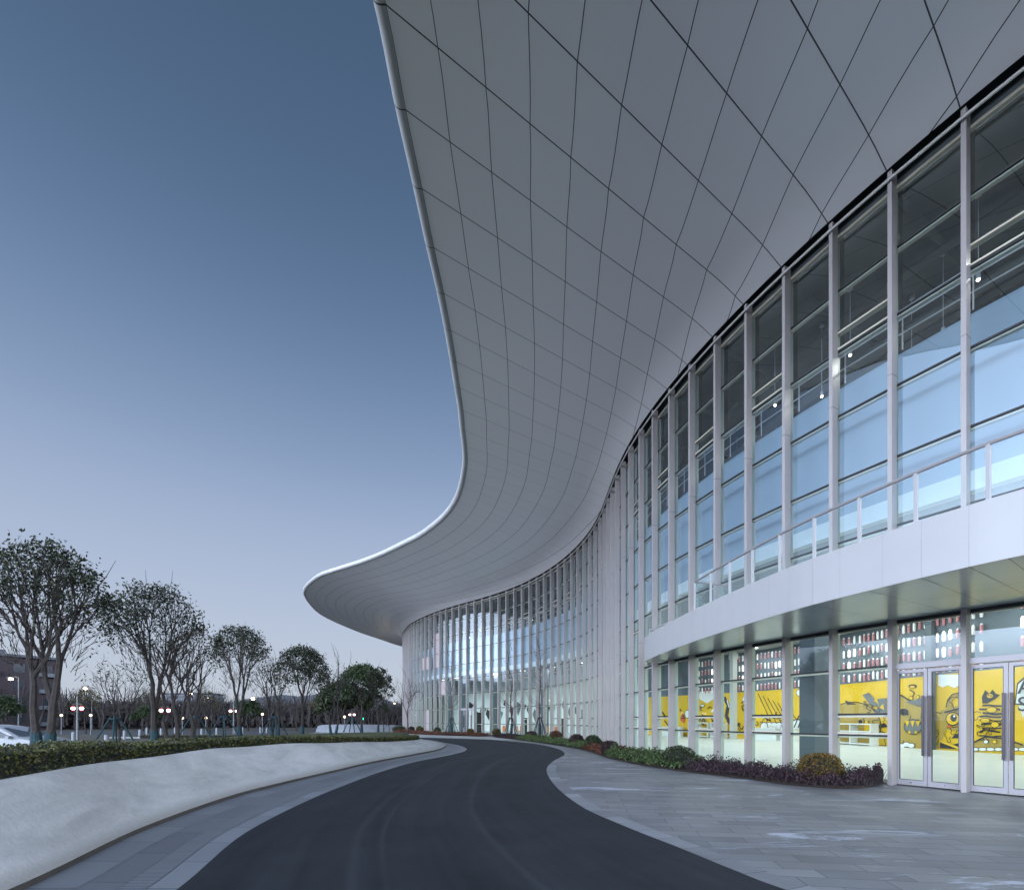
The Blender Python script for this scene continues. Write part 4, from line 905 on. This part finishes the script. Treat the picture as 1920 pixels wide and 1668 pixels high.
make_tree('pruned_tree',at(566,32),5.7,3.8,4,4600,LEAF['tree'],.085,tips=200,low=.36,r0=.11,twig=140,topbias=.8,shoots=3,label='ragged fully leafed pruned tree with teal wrapped trunk, before the green treetops',group=TG)
make_tree('pruned_tree',at(678,40),5.6,4.1,5,5600,LEAF['treeg'],.10,tips=180,low=.52,r0=.11,twig=120,topbias=.6,shoots=1,label='greenest pruned dome tree at the building end of the row',group=TG)
BG='bare winter trees on the lawn'
make_tree('bare_tree',at(338,17.5),4.5,3.3,6,150,LEAF['tree'],.06,trunk=.07,tips=60,low=.40,trunks=3,r0=.075,twig=170,wrap=False,shoots=7,label='multi stemmed bare tree rising low beside the fork trunk tree',group=BG)
make_tree('bare_tree',at(515,28),4.7,3.5,8,0,None,trunk=.12,tips=46,low=.40,trunks=2,r0=.07,twig=120,wrap=True,shoots=8,label='spreading bare tree between the round tree and the ragged leafy tree',group=BG)
make_tree('bare_tree',at(624,31),5.0,3.6,9,0,None,trunk=.12,tips=40,low=.42,trunks=2,r0=.07,twig=100,wrap=True,shoots=9,label='spreading bare tree between the ragged leafy tree and the greenest tree',group=BG)
make_tree('bare_tree',at(709,38),5.0,2.7,10,1500,LEAF['tree'],.09,trunk=.13,tips=40,low=.3,r0=.075,twig=80,wrap=True,shoots=5,topbias=.9,label='slim half bare tree with teal wrap right of the greenest tree',group=BG)
make_tree('bare_tree',at(725,43),3.4,2.6,12,0,None,trunk=.08,tips=36,low=.35,trunks=2,r0=.05,twig=70,wrap=False,shoots=5,label='smallest bare tree forking near the ground before the pale plaza',group=BG)
make_tree('bare_tree',at(764,40.5,.3),5.2,3.3,13,0,None,trunk=.13,tips=40,low=.45,r0=.07,twig=70,bark=BARKR,wrap=True,shoots=6,label='bare reddish tree in front of the far glass corner',group=BG)
make_tree('bare_tree',at(222,26,.2),4.6,4.0,14,250,LEAF['tree'],.07,trunk=.12,tips=60,low=.4,r0=.07,twig=160,wrap=False,shoots=4,label='fine twigged bare tree between the two biggest pruned trees',group=BG)
make_tree('bare_tree',at(392,30),3.9,3.4,15,0,None,trunk=.12,tips=50,low=.4,r0=.05,twig=130,wrap=False,shoots=3,label='short bare tree left of the round pruned tree',group=BG)
SG='slender bare saplings by the glass hall'
def sapling(loc,H,seed,label):
    rnd=random.Random(seed); o=empty('sapling',loc); mb=MB(); P=[Vector((rnd.gauss(0,.03)*k,rnd.gauss(0,.03)*k,H*k/8)) for k in range(9)]
    mb.tube(P,[.085*(1-k/9.2)+.008 for k in range(9)],6,0,False)
    for k in range(34):
        f=rnd.uniform(.26,.93); i=int(f*8); p=P[i].lerp(P[i+1],f*8-i); a=rnd.uniform(0,6.283); L=(1.15-f)*H*.36*rnd.uniform(.5,1)
        q=p+Vector((math.cos(a)*L*.7,math.sin(a)*L*.7,L*.75)); mid_=p+(q-p)*.5+Vector((math.cos(a),math.sin(a),-.4))*L*.1
        mb.tube([p,mid_,q],[.024*(1.1-f),.015*(1.1-f)+.003,.005],4,0,False)
        for _ in range(2): 
            e=mid_+Vector((rnd.gauss(0,.25),rnd.gauss(0,.25),rnd.uniform(.2,.5))); mb.tube([mid_,e],[.008,.004],3,0,False)
    mb.build('trunk',BARKR).parent=o
    wm=MB(); wm.tube([P[0],P[1]*.9+Vector((0,0,.3))],[.16,.13],10); wm.build('trunk_wrap',WRAP).parent=o
    tag(o,label,'sapling',SG)
def stakes(loc,h,label,sp=.95,r=.035):
    o=empty('tree_support',loc); mb=MB()
    for k in range(4):
        a=k*1.5708+.6; p=(math.cos(a)*sp,math.sin(a)*sp,0); q=(math.cos(a)*.13,math.sin(a)*.13,h)
        m_=MB(); m_.tube([p,q],r,6); m_.build('stake',WRAP).parent=o
    mb.tube([(.2*math.cos(k),.2*math.sin(k),h-.08) for k in (0,1.05,2.1,3.14,4.19,5.24,6.283)],.03,5); mb.build('collar',WRAP).parent=o
    tag(o,label,'tree support','teal stake tripods around young trees')
for px,Y,H,sd,lb in ((847,54.5,9.6,21,'left slender sapling before the glass hall'),(958,48,9.4,22,'slender sapling just right of the far glass doors'),(1012,46.5,9.8,23,'tallest slender sapling, the one nearest along the glass hall')):
    x=(px-960)/FP*Y; sapling((x,Y,.03),H,sd,lb+', with teal wrap'); stakes((x,Y,.03),2.0,'teal stake tripod around the '+lb.replace('just ',''))
for px,Y,lb in ((215,20,'between the largest tree and the forked tree'),(365,21.5,'just right of the multi stemmed bare tree'),(420,26,'leaning beside the round pruned tree'),(515,28,'under the spreading bare tree left of the ragged tree'),(660,38,'dark tripod beside the greenest tree')):
    stakes(at(px,Y),1.15,'teal stake tripod '+lb,.7)
# ------------------------------------------------------------------ planting along the glass
BE=[(13.0,10.1),(12.1,10.9),(10.6,11.7),(8.1,12.2),(7.35,12.9),(6.7,14.4),(5.66,16.3),(4.9,18.5),(4.35,22.3),(4.2,26.8),(3.5,31),(2.0,37),(.1,43.2),(-1.6,47.5),(-2.6,50)]
BE=[(9.72,12.85),(9.0,12.25),(8.1,12.12),(7.35,12.85),(6.7,14.4),(5.66,16.3),(4.9,18.5),(4.35,22.3),(4.2,26.8),(3.5,31),(2.0,37),(.1,43.2),(-1.3,47),(-2.1,49.6)]
bes=[Vector((p[0],p[1])) for p in catmull([(x,y,0) for x,y in BE],6)]
def infoot(p): q=wall_near(p); return q
mb=MB(); mb.grid([[(p.x,p.y,.012),(lerp(p,infoot(p),.2)[0],lerp(p,infoot(p),.2)[1],.06),(infoot(p).x,infoot(p).y,.06)] for p in bes],0)
M['mulch']=mat('brown mulch',(.045,.025,.018),.95,var=.4,scale=20,bump=.8,bscale=60); struct(mb.build('planting_soil',M['mulch']))
BE2=[(-3.6,50.6),(-5.5,52.6),(-8.5,55.3),(-11.5,58.8),(-14.5,63.5),(-17.5,70)]
be2=[Vector((p[0],p[1])) for p in catmull([(x,y,0) for x,y in BE2],6)]
mb=MB(); mb.grid([[(p.x,p.y,.012),(infoot(p).x,infoot(p).y,.06)] for p in be2],0); struct(mb.build('planting_soil',M['mulch']))
def bed(name,i0,i1,src,mats,h,label,dens,s,f0=.02,f1=.75,hvar=.4,seed=1):
    global rd; rd=random.Random(seed); mb=MB(); cb=MB()
    for i in range(i0,i1):
        a,b=src[i],src[i+1]; fa,fb=infoot(a),infoot(b); L=(b-a).length
        wdt=min(2.2,(fa-a).length); n_l=int(L*dens)
        for k in range(n_l):
            t=rd.random(); p=a.lerp(b,t); q=fa.lerp(fb,t); f=rd.uniform(f0,f1)*min(1,2.2/max(.1,(q-p).length)); r_=p.lerp(q,f)
            ed=min(1,.45+f*3); hh=h*(1-hvar+hvar*2*abs(noise.noise(Vector((r_.x*1.6,r_.y*1.6,seed)))))*ed
            z=.05+hh*rd.random()**.55+(.08 if rd.random()<.06 else 0); leaf(mb,Vector((r_.x,r_.y,z)),s*rd.uniform(.6,1.3),0,.5)
            if k%14==0: cb.tube([(r_.x,r_.y,.03),(r_.x+rd.gauss(0,.06),r_.y+rd.gauss(0,.06),hh*.95)],[.008,.003],3,0,False)
    o=empty(name,(src[i0].x,src[i0].y,.03)); q=mb.build('leaves',mats); q.parent=o; q.matrix_parent_inverse=o.matrix_basis.inverted()
    q=cb.build('stems',BARK); q.parent=o; q.matrix_parent_inverse=o.matrix_basis.inverted()
    tag(o,label,'shrubs',None,'stuff')
bed('shrub_bed',0,30,bes,LEAF['purple'],.48,'purple leaved shrub bed at the foot of the near glass beside the doors',2300,.033,hvar=.62,seed=3)
bed('shrub_bed',30,43,bes,LEAF['green'],.52,'bright green shrub bed beyond the purple shrubs along the glass',900,.055,hvar=.55,seed=4)
bed('shrub_bed',43,50,bes,LEAF['rust'],.40,'rusty red low shrubs between two round bushes',900,.05,seed=5)
bed('shrub_bed',50,66,bes,LEAF['green'],.45,'green low shrubs around the saplings further along the glass',700,.06,seed=6)
bed('shrub_bed',66,len(bes)-1,bes,LEAF['maroon'],.40,'dark maroon low shrubs right of the far glass doors',650,.06,seed=7)
bed('shrub_bed',0,len(be2)-1,be2,LEAF['rust'],.42,'brown red low shrubs left of the far glass doors',420,.07,seed=8)
def bush(px,Y,w,m,label,zs=.85,z0=.0,seed=1,n=2200,s=.035):
    global rd; rd=random.Random(seed); x=(px-960)/FP*Y; o=empty('round_bush',(x,Y,z0)); r=w/2
    cb=MB(); cb.ball((0,0,r*zs),r*.80,0,12,8,(1,1,zs)); cb.tube([(0,0,0),(0,0,r*.6)],.04,6); cb.build('branches',CORE).parent=o
    mb=MB()
    for k in range(n):
        v=Vector((rd.gauss(0,1),rd.gauss(0,1),rd.gauss(0,1))).normalized(); f=r*(.80+.22*rd.random()**.7)*(1+.10*noise.noise(v*2.2+Vector((seed,0,0))))
        p=Vector((v.x*f,v.y*f,r*zs+v.z*f*zs)); 
        if p.z<.02: continue
        leaf(mb,p,s*rd.uniform(.6,1.3),0,.55)
    mb.build('leaves',LEAF[m]).parent=o; tag(o,label,'bush','clipped round bushes along the glass')
bush(1538,13.0,1.08,'orange','bronze and green round bush nearest the entrance doors',.78,.02,31,3600,.026)
bush(1272,17.2,1.12,'dkgreen','dark green round bush between the purple and the bright green shrubs',.72,.02,32,3200,.03)
bush(1143,23.4,.92,'maroon','dark maroon bush at the left end of the bright green shrubs',.78,.02,33,2600,.036)
bush(1112,28.0,1.0,'dkgreen','green round bush above the rusty low shrubs',.85,.02,34,2200,.042)
bush(1081,31.5,.95,'maroon','small dark bush just left of the green bush over rusty shrubs',.85,.02,35,1800,.045)
bush(1042,38.0,1.05,'rust','brownish round bush under the tallest sapling',.85,.02,36,1500,.05)
bush(996,45.5,1.15,'maroon','low maroon dome bush between the two right saplings',.6,.02,37,1300,.055)
bush(931,50.0,.95,'olive','olive round bush right beside the far glass doors',.9,.02,38,1100,.055)
bush(882,54.2,.85,'olive','olive round bush left of the far glass doors',.95,.02,39,1000,.06)
bush(820,59.5,.9,'dkgreen','green ball bush by the left sapling',.95,.02,40,900,.06)
bush(787,64.5,1.0,'olive','olive brown ball bush near the far glass corner',.95,.02,41,900,.065)
bush(771,67.0,.95,'maroon','dark ball bush behind the reddish bare tree',.9,.02,42,800,.065)
bush(748,70.0,1.9,'dkgreen','wide green bush outside the far glass corner',.45,.02,43,1200,.075)
# ------------------------------------------------------------------ far left: car, flats, lamps, woods, hill
CARW=mat('white car paint',(.24,.26,.29),.22,0,.6); TYRE=mat('tyre rubber',(.015,.015,.016),.85); CGL=mat('dark car glass',(.015,.02,.025),.06,0,.8); CHR=mat('wheel alloy',(.45,.46,.48),.3,.7)
def car(loc,rz):
    o=empty('parked_car',loc,rz); 
    prof_=[(-2.25,.35),(-2.3,.62),(-2.2,.95),(-1.75,1.02),(-1.1,1.40),(-.2,1.47),(.45,1.38),(1.15,.98),(1.9,.86),(2.2,.68),(2.28,.42),(2.1,.28),(-2.1,.28)]
    low=[(x,z) for x,z in prof_ if z<1.1]
    mb=MB(); W_=.9
    def wy(z,x): return W_*(1-.16*max(0,z-.85)/.6)*(1-.10*max(0,abs(x)-1.6))
    side=[(x,z) for x,z in prof_]
    secs=[]
    for f,sh in ((-1,0),(-.92,.06),(-.6,.09),(0,.1),(.6,.09),(.92,.06),(1,0)):
        secs.append([(x,f*wy(z,x),z+(sh if z>.8 else 0)) for x,z in side+[side[0]]])
    mb.grid(secs,0); mb.face([p for p in secs[0][:-1]][::-1],0); mb.face(secs[-1][:-1],0); mb.build('body',CARW,o and None,True).parent=o
    g=MB()
    for s in (-1,1):
        y=lambda z:s*(W_*(1-.16*max(0,z-.85)/.6)+.012)
        q=[(-1.5,1.03),(-1.0,1.36),(-.25,1.41),(-.2,1.03)]; g.face([(x,y(z),z) for x,z in q][::s]); q=[(-.14,1.03),(-.18,1.41),(.38,1.33),(.98,1.0)]; g.face([(x,y(z),z) for x,z in q][::s])
    g.face([(.5,-.72,1.44),(.5,.72,1.44),(1.16,.80,1.085),(1.16,-.80,1.085)]); g.face([(-1.12,-.72,1.49),(-1.72,-.8,1.13),(-1.72,.8,1.13),(-1.12,.72,1.49)]); g.build('side_glass',CGL).parent=o
    for x in (-1.38,1.38):
        for s in (-1,1):
            w=empty('wheel',(x,s*.84,.32)); w.parent=o; t=MB(); t.tube([(0,-.11,0),(0,.11,0)],.32,20); t.build('tyre',TYRE).parent=w
            r=MB(); r.tube([(0,-.118,0),(0,.118,0)],.2,14); r.build('rim',CHR).parent=w
    for s in (-1,1):
        h=MB(); h.box((2.12,s*.66,.74),(.22,.34,.12),rz=-s*.3); h.build('headlight',mat('headlight glass',(.55,.6,.65),.1,0,.8)).parent=o
        h=MB(); h.box((.9,s*.98,1.04),(.12,.18,.12)); h.build('wing_mirror',CARW).parent=o
    tag(o,'white saloon car parked behind the hedge at the left edge','car'); return o
car((-21.75,20.6,-.02),R_(8))
BRK=mat('dark red brick',(.026,.018,.022),.85,var=.2,scale=3); WHB=mat('off white render',(.09,.10,.115),.8); WIN=mat('dim window',(.02,.024,.03),.2); SLB=mat('roof edge',(.05,.055,.065),.7)
def flats(c,ang,L,D,H,floors,cols,label):
    o=empty('apartment_block',c,ang)
    mb=MB(); mb.box((0,0,H/2),(L,D,H)); mb.build('wall',BRK).parent=o
    mb=MB(); mb.box((0,0,H+.22),(L+1.2,D+1.2,.45)); mb.box((0,0,H+.9),(L*.6,D*.6,1)); mb.build('roof',SLB).parent=o
    for f in range(floors):
        z=1.2+f*(H-1)/floors+.6
        for k in range(cols):
            x=-L/2+L*(k+.5)/cols; wb=k%3!=1
            for s in (-1,1):
                w=MB(); w.box((x,s*(D/2+.03),z+.2),(1.5,.10,1.5)); w=w.build('window',WIN); w.parent=o
                if wb:
                    b=MB(); b.box((x,s*(D/2+.5),z-.75),(2.3,.9,.7)); b.build('balcony',WHB).parent=o
    tag(o,label,'building'); return o
flats((-99,79,-.02),R_(60),34,12,13.0,4,9,'dark red brick apartment block with pale balconies behind the largest tree')
GB=mat('distant grey block',(.12,.14,.17),.8)
o=empty('distant_block',(-238,360,-.02),.1); mb=MB(); mb.box((0,0,10.5),(34,14,21)); mb.build('wall',GB).parent=o; mb=MB(); mb.box((0,0,21.3),(36,16,.8)); mb.build('roof',SLB).parent=o
for k in range(5):
    mb=MB(); mb.box((0,-7.05,3+k*4),(32,.1,1.6)); mb.build('window_band',WIN).parent=o
tag(o,'distant grey block seen between bare branches before the hill','building')
# lamps
WARM=emis('warm lamp glow',(1,.78,.45),26); COOLW=emis('white lamp glow',(1,.9,.9),7); REDG=emis('red lantern glow',(.9,.12,.16),.7); GRNG=emis('green traffic light',(.05,1,.5),5)
POLE=mat('grey lamp pole',(.13,.14,.15),.5,.4)
def street_lamp(px,py,Y,label,r=.28):
    p=PX(px,py,Y); o=empty('street_lamp',(p.x,p.y,-.02)); mb=MB(); mb.tube([(0,0,0),(0,0,p.z*.6),(0,0,p.z+.25)],[.11,.08,.06],8); mb.tube([(0,0,p.z+.25),(-.5,0,p.z+.32),(-1.2,0,p.z+.2)],[.05,.05,.04],6); mb.build('pole',POLE).parent=o
    mb=MB(); mb.box((-1.2,0,p.z+.18),(.9,.3,.12)); mb.build('lamp_housing',POLE).parent=o
    mb=MB(); mb.ball((-1.2,0,p.z),r,0,10,7,(1.2,1,.75)); mb.build('lamp_bulb',WARM).parent=o
    o.location.x+=1.2; tag(o,label,'street lamp','tall warm street lamps')
street_lamp(20,1272,73,'warm street lamp at the far left in front of the brick block',.26)
street_lamp(160,1290,90,'warm street lamp at the right corner of the brick block',.26)
street_lamp(358,1300,110,'warm street lamp above the multi stemmed bare tree',.30)
street_lamp(390,1308,150,'small faint street lamp left of the round pruned tree',.22)
street_lamp(475,1309,120,'warm street lamp just right of the round pruned tree',.42)
street_lamp(690,1312,130,'warm street lamp just right of the greenest tree trunk',.45)
street_lamp(740,1318,160,'small white street lamp left of the hall corner',.22)
def lantern(px,py,Y,label,r=.16):
    p=PX(px,py,Y); o=empty('lantern_post',(p.x,p.y,-.02)); mb=MB(); mb.tube([(0,0,0),(0,0,p.z+1.1)],[.09,.05],8); mb.tube([(-.42,0,p.z+.35),(0,0,p.z+.45),(.42,0,p.z+.35)],.03,6); mb.build('pole',POLE).parent=o
    for s in (-1,1):
        l=MB(); l.ball((s*.38,0,p.z),r,0,12,8,(1,1,.95)); l=l.build('globe',COOLW,None,True); l.parent=o
        c=MB(); c.tube([(s*.38,0,p.z+r*.7),(s*.38,0,p.z+r*1.5)],[r*1.0,r*.5],10); c.build('lantern_cap',REDG).parent=o; c=MB(); c.tube([(s*.38,0,p.z-r*1.45),(s*.38,0,p.z-r*.75)],[r*.5,r*.95],10); c.build('lantern_base',REDG).parent=o
    tag(o,label,'lantern','twin red and white lantern posts')
lantern(145,1327,43,'brightest twin lantern post, right of the largest tree trunk')
lantern(309,1331,50,'twin lantern post seen between the forked trunk and the bare stems',.18)
lantern(438,1332,60,'twin lantern post just left of the round tree trunk',.17)
lantern(660,1339,85,'small twin lantern left of the greenest tree trunk',.18)
for px,py,lb in ((115,1340,'low globe lamp left of the brightest twin lantern'),(170,1340,'low globe lamp right of the brightest twin lantern'),(342,1345,'low globe lamp between the bare stems'),(386,1345,'low globe lamp right of the bare stems'),(492,1338,'low globe lamp right of the round tree'),(646,1343,'low globe lamp right of the ragged leafy tree')):
    p=PX(px,py,58); o=empty('globe_lamp',(p.x,p.y,-.02)); mb=MB(); mb.tube([(0,0,0),(0,0,p.z)],.05,6); mb.build('pole',POLE).parent=o; mb=MB(); mb.ball((0,0,p.z),.14,0,8,6); mb.build('globe',emis('soft warm globe',(1,.75,.5),5)).parent=o; tag(o,lb,'lamp','low globe lamps in the park')
p=PX(680,1349,75); o=empty('traffic_light',(p.x,p.y,-.02)); mb=MB(); mb.tube([(0,0,0),(0,0,p.z+.2)],.08,8); mb.build('pole',POLE).parent=o
mb=MB(); mb.box((0,0,p.z),(.42,.3,1.15)); mb.build('housing',TYRE).parent=o; mb=MB(); mb.ball((0,-.17,p.z+.2),.2,0,8,6,(1,.4,1)); mb.build('green_light',GRNG).parent=o; tag(o,'green traffic light behind the greenest tree trunk','traffic light')
BOL=mat('white painted post',(.22,.24,.27),.6)
for k,(px,Y) in enumerate(((199,31),(137,38),(233,44),(262,47),(275,60),(302,55),(328,64),(378,52),(406,58),(440,62),(455,63),(488,66),(500,66))):
    x=(px-960)/FP*Y; mb=MB(); mb.tube([(0,0,0),(0,0,.78),(0,0,.84)],[.11,.11,.06],10); b=mb.build('bollard',BOL); b.location=(x,Y,-.03 if x<-20 else gh(x,Y)-.02)
    tag(b,'%s white painted post counting from the left, at the lawn edge'%['second','first','third','fourth','fifth','sixth','seventh','eighth','ninth','tenth','eleventh','twelfth','thirteenth'][k],'post','white painted posts at the lawn edge')
# pale curved planter far behind
mb=MB(); rows=[]
for k in range(21):
    f=k/20; a=-29.5+12.8*f; y=72-5*math.sin(f*3.14); h=.85+.30*math.sin(f*3.14)**.4; rows.append([(a,y,-.02),(a,y+.9,h),(a,y+1.2,h),(a,y+5,h-.3)])
mb.grid(rows,0); q=mb.build('far_stone_wall',mat('pale weathered stone',(.20,.215,.24),.8,var=.15,scale=.6),None,True); tag(q,'low white stone planter wall far behind the greenest tree','wall')
# street and pale strip behind the lawn
mb=MB(); M['rd2']=mat('grey street',(.045,.05,.058),.8,var=.15,scale=.5); mb.grid([[(-140,y,-.02),(-60,y,-.02),(-21,y,-.02)] for y in (26,33)],0); mb.grid([[(-160,y,-.02),(-60,y,-.02),(-30,y,-.02)] for y in (60,80)],0); struct(mb.build('street',M['rd2']))
# background trees, each a thing, from three kinds
dk=LEAF['tree']; 
protoA=make_tree('background_tree',(0,0,0),7.5,6.0,101,0,None,trunk=.15,tips=70,low=.45,r0=.14,twig=260,wrap=False,shoots=0)
protoB=make_tree('background_tree',(0,0,0),6.4,6.5,102,2600,LEAF['dkgreen'],.26,trunk=.12,tips=60,low=.25,r0=.16,twig=0,wrap=False,topbias=1)
protoC=make_tree('background_tree',(0,0,0),8.5,5.0,103,500,LEAF['olive'],.2,trunk=.15,tips=70,low=.35,r0=.14,twig=240,wrap=False)
bt=[(-78,62,1,1.1),(-62,58,1,.75),(-70,66,0,.9),(-55,62,2,.7),(-50,66,1,.6),(-60,78,0,.9),(-47,74,2,.75),(-52,84,0,1.0),(-44,80,1,.8),(-45,92,0,1.05),(-40,84,0,.85),(-38,95,2,.85),(-35,78,0,.8),(-33.5,90,1,1.1),(-29.5,84,1,1.35),(-27,88,1,1.2),(-31,100,2,1.0),(-26.5,98,0,.95),(-24.5,104,0,.9),(-22.5,108,2,.85),(-36,104,0,1.0),(-84,72,1,1.0),(-66,88,0,.95),(-72,95,2,.9)]
ordn=['first','second','third','fourth','fifth','sixth','seventh','eighth','ninth','tenth','eleventh','twelfth','thirteenth','fourteenth','fifteenth','sixteenth']
kinds=['bare brown tree','dark evergreen tree','thin olive tinged tree']
cnt={0:0,1:0,2:0}; used={}
for x,y,k,s in sorted(bt,key=lambda b:b[0]/b[1]):
    pr=[protoA,protoB,protoC][k]
    if k not in used: o=pr; used[k]=1
    else: o=copy_tree(pr)
    o.location=(x,y,-.05); o.scale=(s,s,s*.95); o.rotation_euler=(0,0,(x*7.3)%6.28)
    tag(o,'%s %s from the left in the park behind the lawn'%(ordn[cnt[k]],kinds[k]),'tree','trees in the park behind the lawn'); cnt[k]+=1
# far wood: one mass
rd=random.Random(77); wb=MB()
M['wood']=mat('dim winter wood',(.040,.034,.034),.95,var=.25,scale=.3)
for k in range(2600):
    a=rd.uniform(0,1); ang=-1.02+a*1.0; R0=rd.uniform(120,185); x=math.sin(ang)*R0; y=math.cos(ang)*R0; h=rd.uniform(4.5,8.5)*(1+.25*noise.noise(Vector((ang*9,0,0))))
    z=rd.uniform(0,h*.3)
    p=Vector((x,y,z)); q=p+Vector((rd.gauss(0,.9),rd.gauss(0,.9),h-z)); mb_=(p+q)/2+Vector((rd.gauss(0,.4),rd.gauss(0,.4),0)); wb.tube([p,mb_,q],[.22,.13,.04],3,0,False)
    for _ in range(3):
        e=mb_+Vector((rd.gauss(0,1.4),rd.gauss(0,1.4),rd.uniform(.5,h*.4))); wb.tube([mb_,e],[.09,.03],3,0,False)
for k in range(9000):
    ang=-1.02+rd.random()*1.0; R0=rd.uniform(125,190); h=rd.uniform(0,5.2)*(1+.3*noise.noise(Vector((ang*9,0,0)))); leaf(wb,Vector((math.sin(ang)*R0,math.cos(ang)*R0,h)),rd.uniform(.5,1.1),0,.7)
tag(wb.build('distant_woods',M['wood']),'brown leafless wood across the horizon left of the hall','wood',None,'stuff')
# hills
M['hill']=mat('haze tinted wooded hill',(.055,.07,.085),.95,var=.2,scale=.02)  # distance haze painted into the hill's blue grey colour
mb=MB(); rows=[]
def hz(x): 
    return 30*math.exp(-((x+440)/75)**2)+34*math.exp(-((x+335)/60)**2)+22*math.exp(-((x+250)/80)**2)+16*math.exp(-((x+560)/120)**2)+13
for k in range(121):
    x=-900+k*8; h=hz(x)*(1+.05*noise.noise(Vector((x*.03,0,0)))); rows.append([(x,700+120*q,(-1 if q==0 else h*math.sin(min(1,q/2)*1.57)+2.2*noise.noise(Vector((x*.06,q*1.7,0)))) if q<4 else -1) for q in (0,.4,.8,1.3,2,3,4)])
mb.grid(rows,0,None,True); struct(mb.build('hills',M['hill'],None,True))
# counters and tables inside the ground floor
WC=mat('white counter',(.72,.74,.72),.5); OR=mat('orange seat shell',(.75,.22,.05),.5); DKS=mat('black furniture',(.03,.03,.035),.5)
def counter(px,py0,py1,px1,label,hgt=None):
    a,na=onwall(px); b,nb=onwall(px1); a=a+na*1.1; b=b+nb*1.1; c=(a+b)/2; L=(b-a).length; ang=math.atan2(b.y-a.y,b.x-a.x); o=empty('counter',(c.x,c.y,.02),ang); h=hgt or 1.0
    mb=MB(); mb.box((0,0,h),(L,.7,.07)); mb.build('top',WC).parent=o
    mb=MB(); mb.box((0,.05,h/2-.02),(L-.1,.5,h-.06)); mb.build('base',WC).parent=o
    tag(o,label,'counter')
def shelf(px,px1,label):
    a,na=onwall(px); b,nb=onwall(px1); a=a+na*.7; b=b+nb*.7; c=(a+b)/2; L=(b-a).length; ang=math.atan2(b.y-a.y,b.x-a.x); o=empty('display_table',(c.x,c.y,.02),ang)
    for z in (.12,.95,1.45):
        mb=MB(); mb.box((0,0,z),(L,.6,.08)); mb.build('board',WC).parent=o
    for x in (-L/2+.06,0,L/2-.06):
        mb=MB(); mb.box((x,0,.72),(.08,.56,1.4)); mb.build('leg',WC).parent=o
    tag(o,label,'table')
shelf(1580,1660,'white open shelving before the one eyed mural dome')
counter(1422,0,0,1480,'white counter behind the third bay from the doors')
counter(1486,0,0,1518,'short white counter left of the thick slate column')
shelf(1302,1340,'white open shelving in front of the white mural cloud')
shelf(1345,1370,'white open shelving left of the light column')
counter(1256,0,0,1292,'white counter seen through the last bays under the balcony')
def seat(x,y,rz,label):
    o=empty('orange_chair',(x,y,.02),rz); mb=MB(); mb.box((0,0,.45),(.5,.5,.06)); mb.build('seat',OR).parent=o; mb=MB(); mb.box((0,.24,.75),(.5,.06,.6)); mb.build('backrest',OR).parent=o
    for a in (-.2,.2):
        for b in (-.2,.2): mb=MB(); mb.tube([(a,b,0),(a*.8,b*.8,.44)],.02,5); mb.build('leg',DKS).parent=o
    tag(o,label,'chair','orange chairs inside the far hall')
ci=0
for px,Y in ((946,56),(955,56.5),(972,55),(978,57),(1024,51.5),(1036,50.5),(1042,52.5)):
    seat((px-960)/FP*Y,Y,ci*1.1,'%s orange chair counting from the far glass doors rightwards, behind the glass'%ordn[ci]); ci+=1
for px,Y,w,h,c in ((899,60,1.1,2.6,DKS),(985,56,.5,1.9,DKS),(1000,58,1.6,1.4,WC),(1055,50,.6,1.8,DKS)):
    o=empty('display_stand',((px-960)/FP*Y,Y,.02),.6); mb=MB(); mb.box((0,0,.05),(w,.6,.1)); mb.build('base',DKS).parent=o; mb=MB(); mb.box((0,0,h/2+.1),(w*.8,.2,h)); mb.build('board',c).parent=o
    tag(o,{899:'tall dark display stand just left of the far doors',985:'narrow dark display stand between two right saplings',1000:'white display stand left of the tallest sapling',1055:'dark display stand right of the tallest sapling'}[px],'display stand')
# pinkish protective film on a few far panes
FILM=mat('pinkish film',(.34,.29,.29),.6)
for k,z0,z1 in ((41,8.85,10.65),(42,8.85,10.65),(39,10.75,13.5),(39,8.85,10.65),(41,.2,3.1),(38,5.1,6.9)):
    i=k+N0; a,b=off(i,FD-.01),off(i+1,FD-.01); mb=MB(); t=(b-a).normalized()*.06; a=a+t; b=b-t
    seg(mb,a,b,z0,z1,-.012,.0); mb.build('window_film',FILM,hall)
